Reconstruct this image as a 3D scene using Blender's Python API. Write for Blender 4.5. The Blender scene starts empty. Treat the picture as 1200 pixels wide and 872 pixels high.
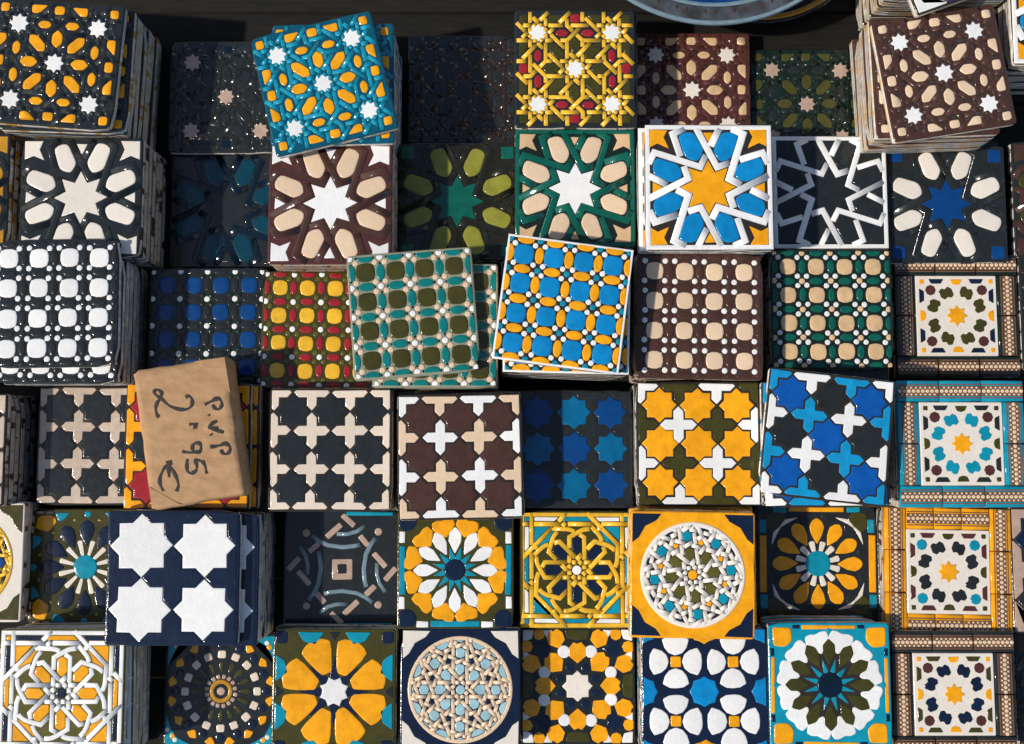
import bpy, math, random
from math import cos, sin, pi, radians, hypot, atan2
rnd = random.Random(7)
SC = bpy.context.scene
COL = SC.collection

# ---------------------------------------------------------------- camera, sky, sun, exposure
CAM_H = 1.2
cam_data = bpy.data.cameras.new('camera')
cam_data.sensor_width = 36.0
cam_data.lens = 34.5
cam_data.clip_start = 0.01
cam_data.clip_end = 200.0
cam = bpy.data.objects.new('camera', cam_data)
COL.objects.link(cam)
cam.location = (0, 0, CAM_H)
cam.rotation_euler = (radians(4.7), 0, 0)
SC.camera = cam

SUN_EL, SUN_AZ = radians(43), radians(196)          # light comes from the left and slightly from the viewer's side
sun_dir = (cos(SUN_EL) * cos(SUN_AZ), cos(SUN_EL) * sin(SUN_AZ), sin(SUN_EL))
world = bpy.data.worlds.new('World')
SC.world = world
world.use_nodes = True
wn = world.node_tree
bg = wn.nodes['Background']
sky = wn.nodes.new('ShaderNodeTexSky')
sky.sky_type = 'NISHITA'
sky.sun_disc = False
sky.sun_elevation = SUN_EL
sky.sun_rotation = atan2(sun_dir[0], sun_dir[1])
wn.links.new(sky.outputs[0], bg.inputs[0])
bg.inputs[1].default_value = 0.10
sl = bpy.data.lights.new('sun', 'SUN')
sl.energy = 4.3
sl.angle = radians(1.8)
sl.color = (1.0, 0.925, 0.81)
sun = bpy.data.objects.new('sun', sl)
COL.objects.link(sun)
from mathutils import Vector
sun.rotation_euler = Vector(sun_dir).to_track_quat('Z', 'Y').to_euler()
vs = SC.view_settings
vs.view_transform = 'Standard'
vs.look = 'None'
vs.exposure = 0.0
vs.gamma = 1.0

# ---------------------------------------------------------------- materials
PAL = {  # glaze colours, linear albedo
 'white': (.80, .80, .79), 'ivory': (.76, .70, .62), 'cream': (.72, .54, .37), 'tan': (.66, .45, .25), 'grey': (.50, .50, .50),
 'yellow': (.86, .365, .006), 'ochre': (.50, .25, .02), 'straw': (.80, .46, .03), 'blue': (.004, .22, .52), 'cobalt': (.004, .085, .36),
 'deepblue': (.003, .050, .20), 'petrol': (.002, .085, .14), 'lake': (.002, .12, .27), 'midnight': (.003, .012, .026), 'umber': (.030, .016, .012), 'gloom': (.002, .045, .075), 'sage': (.27, .27, .19), 'darkolive': (.016, .016, .009), 'teal': (.004, .17, .165), 'turq': (.005, .26, .38), 'paleblue': (.32, .52, .58), 'steel': (.17, .25, .30),
 'green': (.004, .105, .075), 'olive': (.052, .048, .008), 'lime': (.25, .25, .035), 'brown': (.066, .030, .021), 'maroon': (.085, .028, .024),
 'red': (.33, .018, .026), 'navy': (.007, .015, .040), 'black': (.018, .022, .023), 'darkgreen': (.009, .020, .015), 'fern': (.065, .062, .012), 'beige': (.46, .33, .26),
 'sky': (.008, .28, .56), 'sand': (.56, .45, .36), 'shell': (.72, .61, .50), 'sienna': (.17, .088, .050), 'outline': (.030, .024, .018), 'moss': (.10, .09, .015), 'purple': (.05, .02, .16),
}
MATS = {}
def nd(nt, t, **kw):
    n = nt.nodes.new(t)
    for k, v in kw.items():
        setattr(n, k, v)
    return n
def new_mat(name):
    m = bpy.data.materials.new(name)
    m.use_nodes = True
    return m, m.node_tree, m.node_tree.nodes['Principled BSDF']
def glaze(cname):
    if cname in MATS:
        return MATS[cname]
    c = PAL[cname]
    m, nt, b = new_mat('glaze_' + cname)
    L = nt.links.new
    geo = nd(nt, 'ShaderNodeNewGeometry')
    oi = nd(nt, 'ShaderNodeObjectInfo')
    n1 = nd(nt, 'ShaderNodeTexNoise'); n1.inputs['Scale'].default_value = 90; n1.inputs['Detail'].default_value = 4
    n2 = nd(nt, 'ShaderNodeTexNoise'); n2.inputs['Scale'].default_value = 900; n2.inputs['Detail'].default_value = 2
    L(geo.outputs['Position'], n1.inputs['Vector']); L(geo.outputs['Position'], n2.inputs['Vector'])
    mr = nd(nt, 'ShaderNodeMapRange')
    mr.inputs['From Min'].default_value = .25; mr.inputs['From Max'].default_value = .75
    mr.inputs['To Min'].default_value = .94 if max(c) > .7 and min(c) > .3 else .80; mr.inputs['To Max'].default_value = 1.03 if max(c) > .7 and min(c) > .3 else 1.12
    L(n1.outputs['Fac'], mr.inputs['Value'])
    mo = nd(nt, 'ShaderNodeMapRange'); mo.inputs['To Min'].default_value = .93; mo.inputs['To Max'].default_value = 1.05
    L(oi.outputs['Random'], mo.inputs['Value'])
    mu = nd(nt, 'ShaderNodeMath', operation='MULTIPLY'); L(mr.outputs[0], mu.inputs[0]); L(mo.outputs[0], mu.inputs[1])
    # fine pits and specks of the firing
    sp = nd(nt, 'ShaderNodeMapRange'); sp.inputs['From Min'].default_value = .30; sp.inputs['From Max'].default_value = .38
    sp.inputs['To Min'].default_value = .72; sp.inputs['To Max'].default_value = 1.0
    L(n2.outputs['Fac'], sp.inputs['Value'])
    mu2 = nd(nt, 'ShaderNodeMath', operation='MULTIPLY'); L(mu.outputs[0], mu2.inputs[0]); L(sp.outputs[0], mu2.inputs[1])
    vm = nd(nt, 'ShaderNodeVectorMath', operation='SCALE'); vm.inputs[0].default_value = c
    L(mu2.outputs[0], vm.inputs['Scale']); L(vm.outputs[0], b.inputs['Base Color'])
    rr = nd(nt, 'ShaderNodeMapRange'); rr.inputs['To Min'].default_value = .06; rr.inputs['To Max'].default_value = .20
    L(n1.outputs['Fac'], rr.inputs['Value']); L(rr.outputs[0], b.inputs['Roughness'])
    bp = nd(nt, 'ShaderNodeBump'); bp.inputs['Strength'].default_value = .13; bp.inputs['Distance'].default_value = .002
    n3 = nd(nt, 'ShaderNodeTexNoise'); n3.inputs['Scale'].default_value = 220; n3.inputs['Detail'].default_value = 3
    L(geo.outputs['Position'], n3.inputs['Vector']); L(n3.outputs['Fac'], bp.inputs['Height']); L(bp.outputs[0], b.inputs['Normal'])
    b.inputs['IOR'].default_value = 1.5
    MATS[cname] = m
    return m
def edge_mat(c1, c2):
    """bare clay edge of a tile with glaze that has run over it in two colours"""
    key = 'edge_%s_%s' % (c1, c2)
    if key in MATS:
        return MATS[key]
    m, nt, b = new_mat(key)
    L = nt.links.new
    geo = nd(nt, 'ShaderNodeNewGeometry')
    mp = nd(nt, 'ShaderNodeMapping'); mp.inputs['Scale'].default_value = (1, 1, .35)
    oi = nd(nt, 'ShaderNodeObjectInfo')
    ad = nd(nt, 'ShaderNodeVectorMath', operation='ADD'); L(geo.outputs['Position'], ad.inputs[0])
    rv = nd(nt, 'ShaderNodeVectorMath', operation='SCALE'); rv.inputs[0].default_value = (.3, .5, .7)
    L(oi.outputs['Random'], rv.inputs['Scale']); L(rv.outputs[0], ad.inputs[1]); L(ad.outputs[0], mp.inputs['Vector'])
    def noise(s, d=3):
        n = nd(nt, 'ShaderNodeTexNoise'); n.inputs['Scale'].default_value = s; n.inputs['Detail'].default_value = d
        L(mp.outputs[0], n.inputs['Vector']); return n.outputs['Fac']
    def ramp(v, a, z):
        r = nd(nt, 'ShaderNodeMapRange'); r.inputs['From Min'].default_value = a; r.inputs['From Max'].default_value = z
        L(v, r.inputs['Value']); return r.outputs[0]
    def mix(f, a, z):
        x = nd(nt, 'ShaderNodeMix', data_type='RGBA'); L(f, x.inputs[0])
        for sck, v in ((x.inputs[6], a), (x.inputs[7], z)):
            if isinstance(v, tuple): sck.default_value = (*v, 1)
            else: L(v, sck)
        return x.outputs[2]
    clay = mix(ramp(noise(160), .35, .65), (.70, .66, .60), (.56, .48, .40))
    a = mix(ramp(noise(55), .53, .57), clay, PAL[c1])
    z = mix(ramp(noise(75), .57, .60), a, PAL[c2])
    d = mix(ramp(noise(38, 5), .62, .78), z, (.26, .21, .17))
    L(d, b.inputs['Base Color'])
    b.inputs['Roughness'].default_value = .5
    bp = nd(nt, 'ShaderNodeBump'); bp.inputs['Strength'].default_value = .4; bp.inputs['Distance'].default_value = .001
    L(noise(400), bp.inputs['Height']); L(bp.outputs[0], b.inputs['Normal'])
    MATS[key] = m
    return m
def plain(name, c1, c2, rough, scale, stretch=(1, 1, 1), bump=.3, dist=.002):
    if name in MATS:
        return MATS[name]
    m, nt, b = new_mat(name)
    L = nt.links.new
    geo = nd(nt, 'ShaderNodeNewGeometry')
    mp = nd(nt, 'ShaderNodeMapping'); mp.inputs['Scale'].default_value = stretch
    L(geo.outputs['Position'], mp.inputs['Vector'])
    n = nd(nt, 'ShaderNodeTexNoise'); n.inputs['Scale'].default_value = scale; n.inputs['Detail'].default_value = 6
    L(mp.outputs[0], n.inputs['Vector'])
    r = nd(nt, 'ShaderNodeMapRange'); r.inputs['From Min'].default_value = .3; r.inputs['From Max'].default_value = .7
    L(n.outputs['Fac'], r.inputs['Value'])
    x = nd(nt, 'ShaderNodeMix', data_type='RGBA'); x.inputs[6].default_value = (*c1, 1); x.inputs[7].default_value = (*c2, 1)
    L(r.outputs[0], x.inputs[0]); L(x.outputs[2], b.inputs['Base Color'])
    b.inputs['Roughness'].default_value = rough
    bp = nd(nt, 'ShaderNodeBump'); bp.inputs['Strength'].default_value = bump; bp.inputs['Distance'].default_value = dist
    L(n.outputs['Fac'], bp.inputs['Height']); L(bp.outputs[0], b.inputs['Normal'])
    MATS[name] = m
    return m
WOOD = plain('dark_wood', (.010, .011, .011), (.020, .017, .014), .9, 30, (1, 9, 1))
WOOD.node_tree.nodes['Principled BSDF'].inputs['Specular IOR Level'].default_value = .12
PAPER = plain('kraft_paper', (.36, .20, .092), (.46, .275, .14), .8, 45, (1, 2, 1), .6, .004)
INK = plain('felt_pen_ink', (.008, .008, .010), (.016, .015, .017), .7, 200)

# ---------------------------------------------------------------- object helpers
def link_mesh(name, me, parent=None):
    o = bpy.data.objects.new(name, me)
    COL.objects.link(o)
    o.parent = parent
    return o
def empty(name, loc, rz=0):
    o = bpy.data.objects.new(name, None)
    COL.objects.link(o)
    o.location = loc
    o.rotation_euler = (0, 0, rz)
    o.empty_display_size = .02
    return o
def tag(o, label=None, cat=None, group=None, kind=None):
    if label: o['label'] = label
    if cat: o['category'] = cat
    if group: o['group'] = group
    if kind: o['kind'] = kind
def to_mesh(name, V, Fc, mats, midx=None, smooth=True):
    me = bpy.data.meshes.new(name)
    me.from_pydata(V, [], Fc)
    for m in mats:
        me.materials.append(m)
    me.polygons.foreach_set('use_smooth', [smooth] * len(Fc))
    if midx:
        me.polygons.foreach_set('material_index', midx)
    me.update()
    return me

# ---------------------------------------------------------------- flat geometry, tile units: the tile spans -1..1
def area(p):
    return .5 * sum(p[i][0] * p[(i + 1) % len(p)][1] - p[(i + 1) % len(p)][0] * p[i][1] for i in range(len(p)))
def perim(p):
    return sum(hypot(p[i][0] - p[i - 1][0], p[i][1] - p[i - 1][1]) for i in range(len(p)))
def clean(p, eps=1e-4):
    q = []
    for v in p:
        if not q or hypot(v[0] - q[-1][0], v[1] - q[-1][1]) > eps:
            q.append(v)
    while len(q) > 1 and hypot(q[0][0] - q[-1][0], q[0][1] - q[-1][1]) <= eps:
        q.pop()
    return q
def half_clip(p, nx, ny, d):          # keep nx*x + ny*y <= d
    out = []
    for i in range(len(p)):
        a, b = p[i - 1], p[i]
        sa, sb = nx * a[0] + ny * a[1] - d, nx * b[0] + ny * b[1] - d
        if (sa <= 0) != (sb <= 0):
            t = sa / (sa - sb)
            out.append((a[0] + t * (b[0] - a[0]), a[1] + t * (b[1] - a[1])))
        if sb <= 0:
            out.append(b)
    return out
def box_clip(p, e=.965):
    for nx, ny in ((1, 0), (-1, 0), (0, 1), (0, -1)):
        if p: p = half_clip(p, nx, ny, e)
    return clean(p)
def inset(p, d):                       # mitred inward offset of a counter-clockwise polygon
    n = len(p); out = []
    for i in range(n):
        a, b, c = p[i - 1], p[i], p[(i + 1) % n]
        l1 = hypot(b[0] - a[0], b[1] - a[1]) or 1; l2 = hypot(c[0] - b[0], c[1] - b[1]) or 1
        n1 = (-(b[1] - a[1]) / l1, (b[0] - a[0]) / l1); n2 = (-(c[1] - b[1]) / l2, (c[0] - b[0]) / l2)
        k = max(1 + n1[0] * n2[0] + n1[1] * n2[1], .22)
        out.append((b[0] + (n1[0] + n2[0]) / k * d, b[1] + (n1[1] + n2[1]) / k * d))
    return out
def is_convex(p):
    n = len(p)
    for i in range(n):
        a, b, c = p[i - 1], p[i], p[(i + 1) % n]
        if (b[0] - a[0]) * (c[1] - b[1]) - (b[1] - a[1]) * (c[0] - b[0]) < -1e-6:
            return False
    return True
def inset_safe(p, d):
    if is_convex(p):
        q = p
        for i in range(len(p)):
            a, b = p[i - 1], p[i]
            l = hypot(b[0] - a[0], b[1] - a[1])
            if l < 1e-6: continue
            nx, ny = (b[1] - a[1]) / l, -(b[0] - a[0]) / l      # outward
            q = half_clip(q, nx, ny, nx * a[0] + ny * a[1] - d)
            if len(q) < 3: return []
        return clean(q, 2e-3)
    q = inset(p, d)
    return q if area(q) > 0 else []
def rounded(p, r, seg=2):
    n = len(p); out = []
    for i in range(n):
        a, b, c = p[i - 1], p[i], p[(i + 1) % n]
        la = hypot(a[0] - b[0], a[1] - b[1]); lc = hypot(c[0] - b[0], c[1] - b[1])
        t = min(r, la * .45, lc * .45)
        if t < 1e-5: continue
        s = (b[0] + (a[0] - b[0]) / la * t, b[1] + (a[1] - b[1]) / la * t)
        e = (b[0] + (c[0] - b[0]) / lc * t, b[1] + (c[1] - b[1]) / lc * t)
        for k in range(seg + 1):
            u = k / seg
            out.append(((1 - u) ** 2 * s[0] + 2 * u * (1 - u) * b[0] + u * u * e[0], (1 - u) ** 2 * s[1] + 2 * u * (1 - u) * b[1] + u * u * e[1]))
    return clean(out)
def centroid(p):
    A = area(p) or 1e-9; cx = cy = 0
    for i in range(len(p)):
        a, b = p[i], p[(i + 1) % len(p)]
        w = a[0] * b[1] - b[0] * a[1]
        cx += (a[0] + b[0]) * w; cy += (a[1] + b[1]) * w
    return cx / (6 * A), cy / (6 * A)
def rot(p, a, c=(0, 0)):
    ca, sa = cos(a), sin(a)
    return [(x * ca - y * sa + c[0], x * sa + y * ca + c[1]) for x, y in p]
def move(p, x, y):
    return [(a + x, b + y) for a, b in p]
def star(n, R, r, c=(0, 0), a0=0):
    return [(c[0] + (R if k % 2 == 0 else r) * cos(a0 + k * pi / n), c[1] + (R if k % 2 == 0 else r) * sin(a0 + k * pi / n)) for k in range(2 * n)]
def ell(cx, cy, a, b=None, ang=0, n=14):
    b = a if b is None else b
    return rot([(a * cos(2 * pi * k / n), b * sin(2 * pi * k / n)) for k in range(n)], ang, (cx, cy))
def rect(cx, cy, w, h, ang=0):
    return rot([(-w, -h), (w, -h), (w, h), (-w, h)], ang, (cx, cy))
def petal(r0, r1, w, ang, shape='round'):
    """a petal lying along +x from r0 to r1, turned by ang"""
    l = r1 - r0
    if shape == 'round':
        p = [(r0, 0), (r0 + .38 * l, -.75 * w), (r0 + .68 * l, -w), (r0 + .9 * l, -.62 * w), (r1, 0), (r0 + .9 * l, .62 * w), (r0 + .68 * l, w), (r0 + .38 * l, .75 * w)]
    elif shape == 'point':
        p = [(r0, 0), (r0 + .45 * l, -w), (r1 - .25 * l, -w), (r1, 0), (r1 - .25 * l, w), (r0 + .45 * l, w)]
    elif shape == 'ray':
        p = [(r0, -w), (r1, 0), (r0, w)]
    elif shape == 'bar':
        p = [(r0, -w * .6), (r1, -w), (r1 + .25 * w, 0), (r1, w), (r0, w * .6)]
    elif shape == 'cap':
        p = [(r0, 0), (r0 + .55 * l, -w), (r1 - .06 * l, -w * .92), (r1, -w * .45), (r1 - .08 * l, 0), (r1, w * .45), (r1 - .06 * l, w * .92), (r0 + .55 * l, w)]
    elif shape == 'fan':
        p = [(r0, -.35 * w), (r0 + .55 * l, -.86 * w), (r0 + .8 * l, -w), (r0 + .93 * l, -.6 * w), (r1, 0), (r0 + .93 * l, .6 * w), (r0 + .8 * l, w), (r0 + .55 * l, .86 * w), (r0, .35 * w)]
    return rot(p, ang)

# interlaced straps: strands are open polylines, or closed ones (first point repeated)
def seg_x(p, q, r, s):
    d = (q[0] - p[0]) * (s[1] - r[1]) - (q[1] - p[1]) * (s[0] - r[0])
    if abs(d) < 1e-9: return None
    t = ((r[0] - p[0]) * (s[1] - r[1]) - (r[1] - p[1]) * (s[0] - r[0])) / d
    u = ((r[0] - p[0]) * (q[1] - p[1]) - (r[1] - p[1]) * (q[0] - p[0])) / d
    return t, u, abs(d) / (hypot(q[0] - p[0], q[1] - p[1]) * hypot(s[0] - r[0], s[1] - r[1]))
def plen(P):
    L = [0]
    for i in range(1, len(P)): L.append(L[-1] + hypot(P[i][0] - P[i - 1][0], P[i][1] - P[i - 1][1]))
    return L
def sub_line(P, L, a, z):
    def at(t):
        for i in range(1, len(P)):
            if t <= L[i] + 1e-9:
                u = (t - L[i - 1]) / max(L[i] - L[i - 1], 1e-9)
                return (P[i - 1][0] + u * (P[i][0] - P[i - 1][0]), P[i - 1][1] + u * (P[i][1] - P[i - 1][1]))
        return P[-1]
    return clean([at(a)] + [P[i] for i in range(len(P)) if a + 1e-4 < L[i] < z - 1e-4] + [at(z)]) if z > a else []
def weave(strands, w, gap):
    """cut each strand where it dives under another, over and under in turn; returns polylines"""
    X = []
    on = [[] for _ in strands]
    LL = [plen(s) for s in strands]
    for i, A in enumerate(strands):
        for j in range(i, len(strands)):
            B = strands[j]
            for a in range(len(A) - 1):
                for b in range((a + 2) if i == j else 0, len(B) - 1):
                    h = seg_x(A[a], A[a + 1], B[b], B[b + 1])
                    if not h: continue
                    t, u, sn = h
                    if -1e-4 <= t <= 1.0001 and -1e-4 <= u <= 1.0001 and sn > .2:
                        ta = LL[i][a] + t * (LL[i][a + 1] - LL[i][a]); tb = LL[j][b] + u * (LL[j][b + 1] - LL[j][b])
                        if min(ta, LL[i][-1] - ta) < w * .9 or min(tb, LL[j][-1] - tb) < w * .9: continue    # a butt joint, no crossing
                        if any(abs(X[k][1] - ta) < w * .3 for k in [q[1] for q in on[i]] if X[k][0] == i and X[k][2] == j): continue
                        k = len(X); X.append([i, ta, j, tb, sn, None])
                        on[i].append((ta, k)); on[j].append((tb, k))
    for o in on: o.sort()
    for start in range(len(X)):
        if X[start][5] is not None: continue
        X[start][5] = X[start][0]          # strand that is on top
        todo = [start]
        while todo:
            k = todo.pop()
            for s in (X[k][0], X[k][2]):
                lst = [q[1] for q in on[s]]
                for pos, kk in enumerate(lst):
                    if kk != k: continue
                    for d in (-1, 1):
                        if 0 <= pos + d < len(lst) and X[lst[pos + d]][5] is None:
                            y = X[lst[pos + d]]
                            over_here = X[k][5] == s
                            y[5] = (y[2] if y[0] == s else y[0]) if over_here else s
                            todo.append(lst[pos + d])
    out = []
    for i, P in enumerate(strands):
        cuts = []
        for t, k in on[i]:
            if X[k][5] != i:
                c = (w + gap) / max(X[k][4], .45)
                cuts.append((t - c, t + c))
        a = 0
        for c0, c1 in cuts + [(LL[i][-1], None)]:
            if c0 - a > w * .5: out.append(sub_line(P, LL[i], a, c0))
            if c1 is not None: a = max(a, c1)
    return [p for p in out if len(p) > 1]
def faces_of(strands, e=.965):
    """the cells that the strands leave between them inside the square of half side e"""
    segs = [(s[i], s[i + 1]) for s in strands + [[(-e, -e), (e, -e), (e, e), (-e, e), (-e, -e)]] for i in range(len(s) - 1)]
    nodes = []
    grid = {}
    def node(p):
        k = (round(p[0] / .01), round(p[1] / .01))
        for dx in (-1, 0, 1):
            for dy in (-1, 0, 1):
                for q in grid.get((k[0] + dx, k[1] + dy), ()):
                    if hypot(nodes[q][0] - p[0], nodes[q][1] - p[1]) < .006: return q
        nodes.append(p); grid.setdefault(k, []).append(len(nodes) - 1)
        return len(nodes) - 1
    adj = {}
    for i, (p, q) in enumerate(segs):
        l = hypot(q[0] - p[0], q[1] - p[1])
        if l < 1e-6: continue
        ts = [0, 1]
        for j, (r, s) in enumerate(segs):
            if i == j: continue
            h = seg_x(p, q, r, s)
            m = hypot(s[0] - r[0], s[1] - r[1]) or 1
            if h and -.006 / l <= h[0] <= 1 + .006 / l and -.006 / m <= h[1] <= 1 + .006 / m: ts.append(min(max(h[0], 0), 1))
        ts.sort()
        ids = [node((p[0] + t * (q[0] - p[0]), p[1] + t * (q[1] - p[1]))) for t in ts]
        for a, b in zip(ids, ids[1:]):
            if a != b and max(abs(nodes[a][0]), abs(nodes[a][1]), abs(nodes[b][0]), abs(nodes[b][1])) < e + .004:
                adj.setdefault(a, set()).add(b); adj.setdefault(b, set()).add(a)
    while True:
        dead = [k for k, v in adj.items() if len(v) < 2]
        if not dead: break
        for k in dead:
            for b in adj.pop(k): adj.get(b, set()).discard(k)
    order = {k: sorted(v, key=lambda b: atan2(nodes[b][1] - nodes[k][1], nodes[b][0] - nodes[k][0])) for k, v in adj.items()}
    seen = set(); out = []
    for a in order:
        for b in order[a]:
            if (a, b) in seen: continue
            f = []; u, v = a, b
            while (u, v) not in seen:
                seen.add((u, v)); f.append(nodes[u])
                o = order[v]; u, v = v, o[(o.index(u) - 1) % len(o)]
            if len(f) > 2 and area(f) > 1e-4: out.append(f)
    return out
def sym4(lines, swap=True):
    out = []
    for l in lines:
        c = []
        for sx in (1, -1):
            for sy in (1, -1):
                c.append([(x * sx, y * sy) for x, y in l])
                if swap: c.append([(y * sy, x * sx) for x, y in l])
        for q in c:
            key = lambda z: [(round(x, 3) + 0., round(y, 3) + 0.) for x, y in z]
            if not any(key(q) == key(o) or key(q[::-1]) == key(o) for o in out): out.append(q)
    return out

# ---------------------------------------------------------------- relief meshes (metres)
Z0 = .0108           # upper face of a tile's ground glaze
def pillow(poly, S, h, soft, z0=Z0):
    """a cell of glaze that stands proud with a soft rim; poly in tile units, S = half side in metres"""
    h *= .58
    p = [(x * S, y * S) for x, y in poly]
    if area(p) < 0: p = p[::-1]
    r = 2 * abs(area(p)) / max(perim(p), 1e-9)
    d = min(soft, .55 * r)
    n = len(p)
    for _ in range(12):            # shallower rim where the cell is narrow, so that no edge turns over
        q = inset(p, d)
        if all((q[i][0] - q[i - 1][0]) * (p[i][0] - p[i - 1][0]) + (q[i][1] - q[i - 1][1]) * (p[i][1] - p[i - 1][1]) > 0 for i in range(n)): break
        d *= .72
    r1, r2 = inset(p, d * .30), inset(p, d)
    V = [(x, y, z0 - .0004) for x, y in p] + [(x, y, z0 + h * .45) for x, y in p] + [(x, y, z0 + h * .82) for x, y in r1] + [(x, y, z0 + h) for x, y in r2]
    flat = soft < .003
    if flat: V += [(x, y, z0 + h) for x, y in inset(p, d * 1.12)]
    Fc = []
    for k in range(4 if flat else 3):
        Fc += [(k * n + i, k * n + (i + 1) % n, (k + 1) * n + (i + 1) % n, (k + 1) * n + i) for i in range(n)]
    Fc.append(tuple(range(len(V) - n, len(V))))
    return V, Fc
def ribbon(line, S, w, h, z0=Z0, vary=None):
    """half-round strap along a polyline"""
    h *= .62 if S < 1 else 1
    P = [(x * S, y * S) for x, y in line]
    closed = hypot(P[0][0] - P[-1][0], P[0][1] - P[-1][1]) < 1e-6 and len(P) > 3
    if closed: P = P[:-1]
    n = len(P); w = w * S
    prof = ((-w, -.0004), (-w, h * .45), (-.66 * w, h * .92), (0, h), (.66 * w, h * .92), (w, h * .45), (w, -.0004))
    V = []; m = len(prof)
    for i in range(n):
        a = P[i - 1] if (i or closed) else None; c = P[(i + 1) % n] if (i < n - 1 or closed) else None
        b = P[i]; ns = []
        for u, v in ((a, b), (b, c)):
            if u is not None and v is not None:
                l = hypot(v[0] - u[0], v[1] - u[1]) or 1
                ns.append((-(v[1] - u[1]) / l, (v[0] - u[0]) / l))
        if len(ns) == 1: mx, my = ns[0]
        else:
            k = max(1 + ns[0][0] * ns[1][0] + ns[0][1] * ns[1][1], .5)
            mx, my = (ns[0][0] + ns[1][0]) / k, (ns[0][1] + ns[1][1]) / k
        g = vary[i] if vary else 1
        V += [(b[0] - mx * o * g, b[1] - my * o * g, z0 + z) for o, z in prof]
    Fc = []
    for i in range(n if closed else n - 1):
        j = (i + 1) % n
        Fc += [(i * m + k, i * m + k + 1, j * m + k + 1, j * m + k) for k in range(m - 1)]
    if not closed:
        Fc += [tuple(range(m - 1, -1, -1)), tuple((n - 1) * m + k for k in range(m))]
    Fc = [f[::-1] for f in Fc]
    return V, Fc
def square_ring(s, c=.0035, seed=None):
    """outline of a square tile; with a seed its edges waver and its corners are knocked about"""
    h = s - c; out = []
    rr = random.Random(seed)
    chip = [(rr.uniform(.0022, .0048) if rr.random() < .35 else rr.uniform(0, .0007)) if seed is not None else 0 for _ in range(4)]
    for q, (cx, cy, a0) in enumerate(((h, h, 0), (-h, h, pi / 2), (-h, -h, pi), (h, -h, 1.5 * pi))):
        for k in range(4):
            a = a0 + k * pi / 6
            d = chip[q] * (.5 + rr.random()) * .7071 if seed is not None else 0
            out.append((cx + c * cos(a) - d * (1 if cx > 0 else -1), cy + c * sin(a) - d * (1 if cy > 0 else -1)))
        if seed is not None:
            nx, ny = (-1, 0) if q == 0 else (0, -1) if q == 1 else (1, 0) if q == 2 else (0, 1)
            for k in range(1, 7):
                u = -1 + k * 2 / 7
                j = rr.uniform(-.00018, .0001) - (rr.uniform(.0007, .0014) if rr.random() < .05 else 0)
                ox, oy = cx + c * cos(a0 + pi / 2), cy + c * sin(a0 + pi / 2)
                t = k / 7 * 2 * h
                out.append((ox + nx * t + (j if q == 3 else -j if q == 1 else 0), oy + ny * t + (j if q == 0 else -j if q == 2 else 0)))
    return out
def rings_mesh(name, rings, mats, midx_of=None, cap_lo=True, cap_hi=True):
    V = []; Fc = []; mi = []
    n = len(rings[0][0])
    for k, (r, z) in enumerate(rings):
        V += [(x, y, z) for x, y in r]
        if k:
            Fc += [((k - 1) * n + i, (k - 1) * n + (i + 1) % n, k * n + (i + 1) % n, k * n + i) for i in range(n)]
            mi += [midx_of(k) if midx_of else 0] * n
    if cap_lo: Fc.append(tuple(range(n - 1, -1, -1))); mi.append(0)
    if cap_hi: Fc.append(tuple(range((len(rings) - 1) * n, len(rings) * n))); mi.append(midx_of(len(rings)) if midx_of else 0)
    me = to_mesh(name, V, Fc, mats, mi)
    me.polygons.foreach_set('use_smooth', [len(f) == 4 for f in Fc])
    return me
def body_rings(s, seed=None):
    return [(square_ring(s - .0016, seed=seed), 0), (square_ring(s - .0003, seed=seed), .0014), (square_ring(s, seed=seed), .0048), (square_ring(s - .0002, seed=seed), .0093)]
def glaze_rings(s, seed=None):
    return [(square_ring(s - .0010, seed=seed), .0090), (square_ring(s + .0001, seed=seed), .0094), (square_ring(s - .0003, seed=seed), .0103), (square_ring(s - .0016, seed=seed), Z0)]

# ---------------------------------------------------------------- the tile designs
class Design:
    def __init__(s, base, edge):
        s.base = base; s.edge = edge; s.items = []
    def cell(s, name, col, poly, h=.0010, soft=.0022, clip=True, rad=0):
        if area(poly) < 0: poly = poly[::-1]
        if rad: poly = rounded(poly, rad)
        if clip: poly = box_clip(poly)
        if len(poly) > 2 and abs(area(poly)) > .0012: s.items.append((name, col, 'c', poly, h, soft))
    def strap(s, col, line, w, h=.0010, name='strap'):
        s.items.append((name, col, 's', line, w, h))

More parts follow.
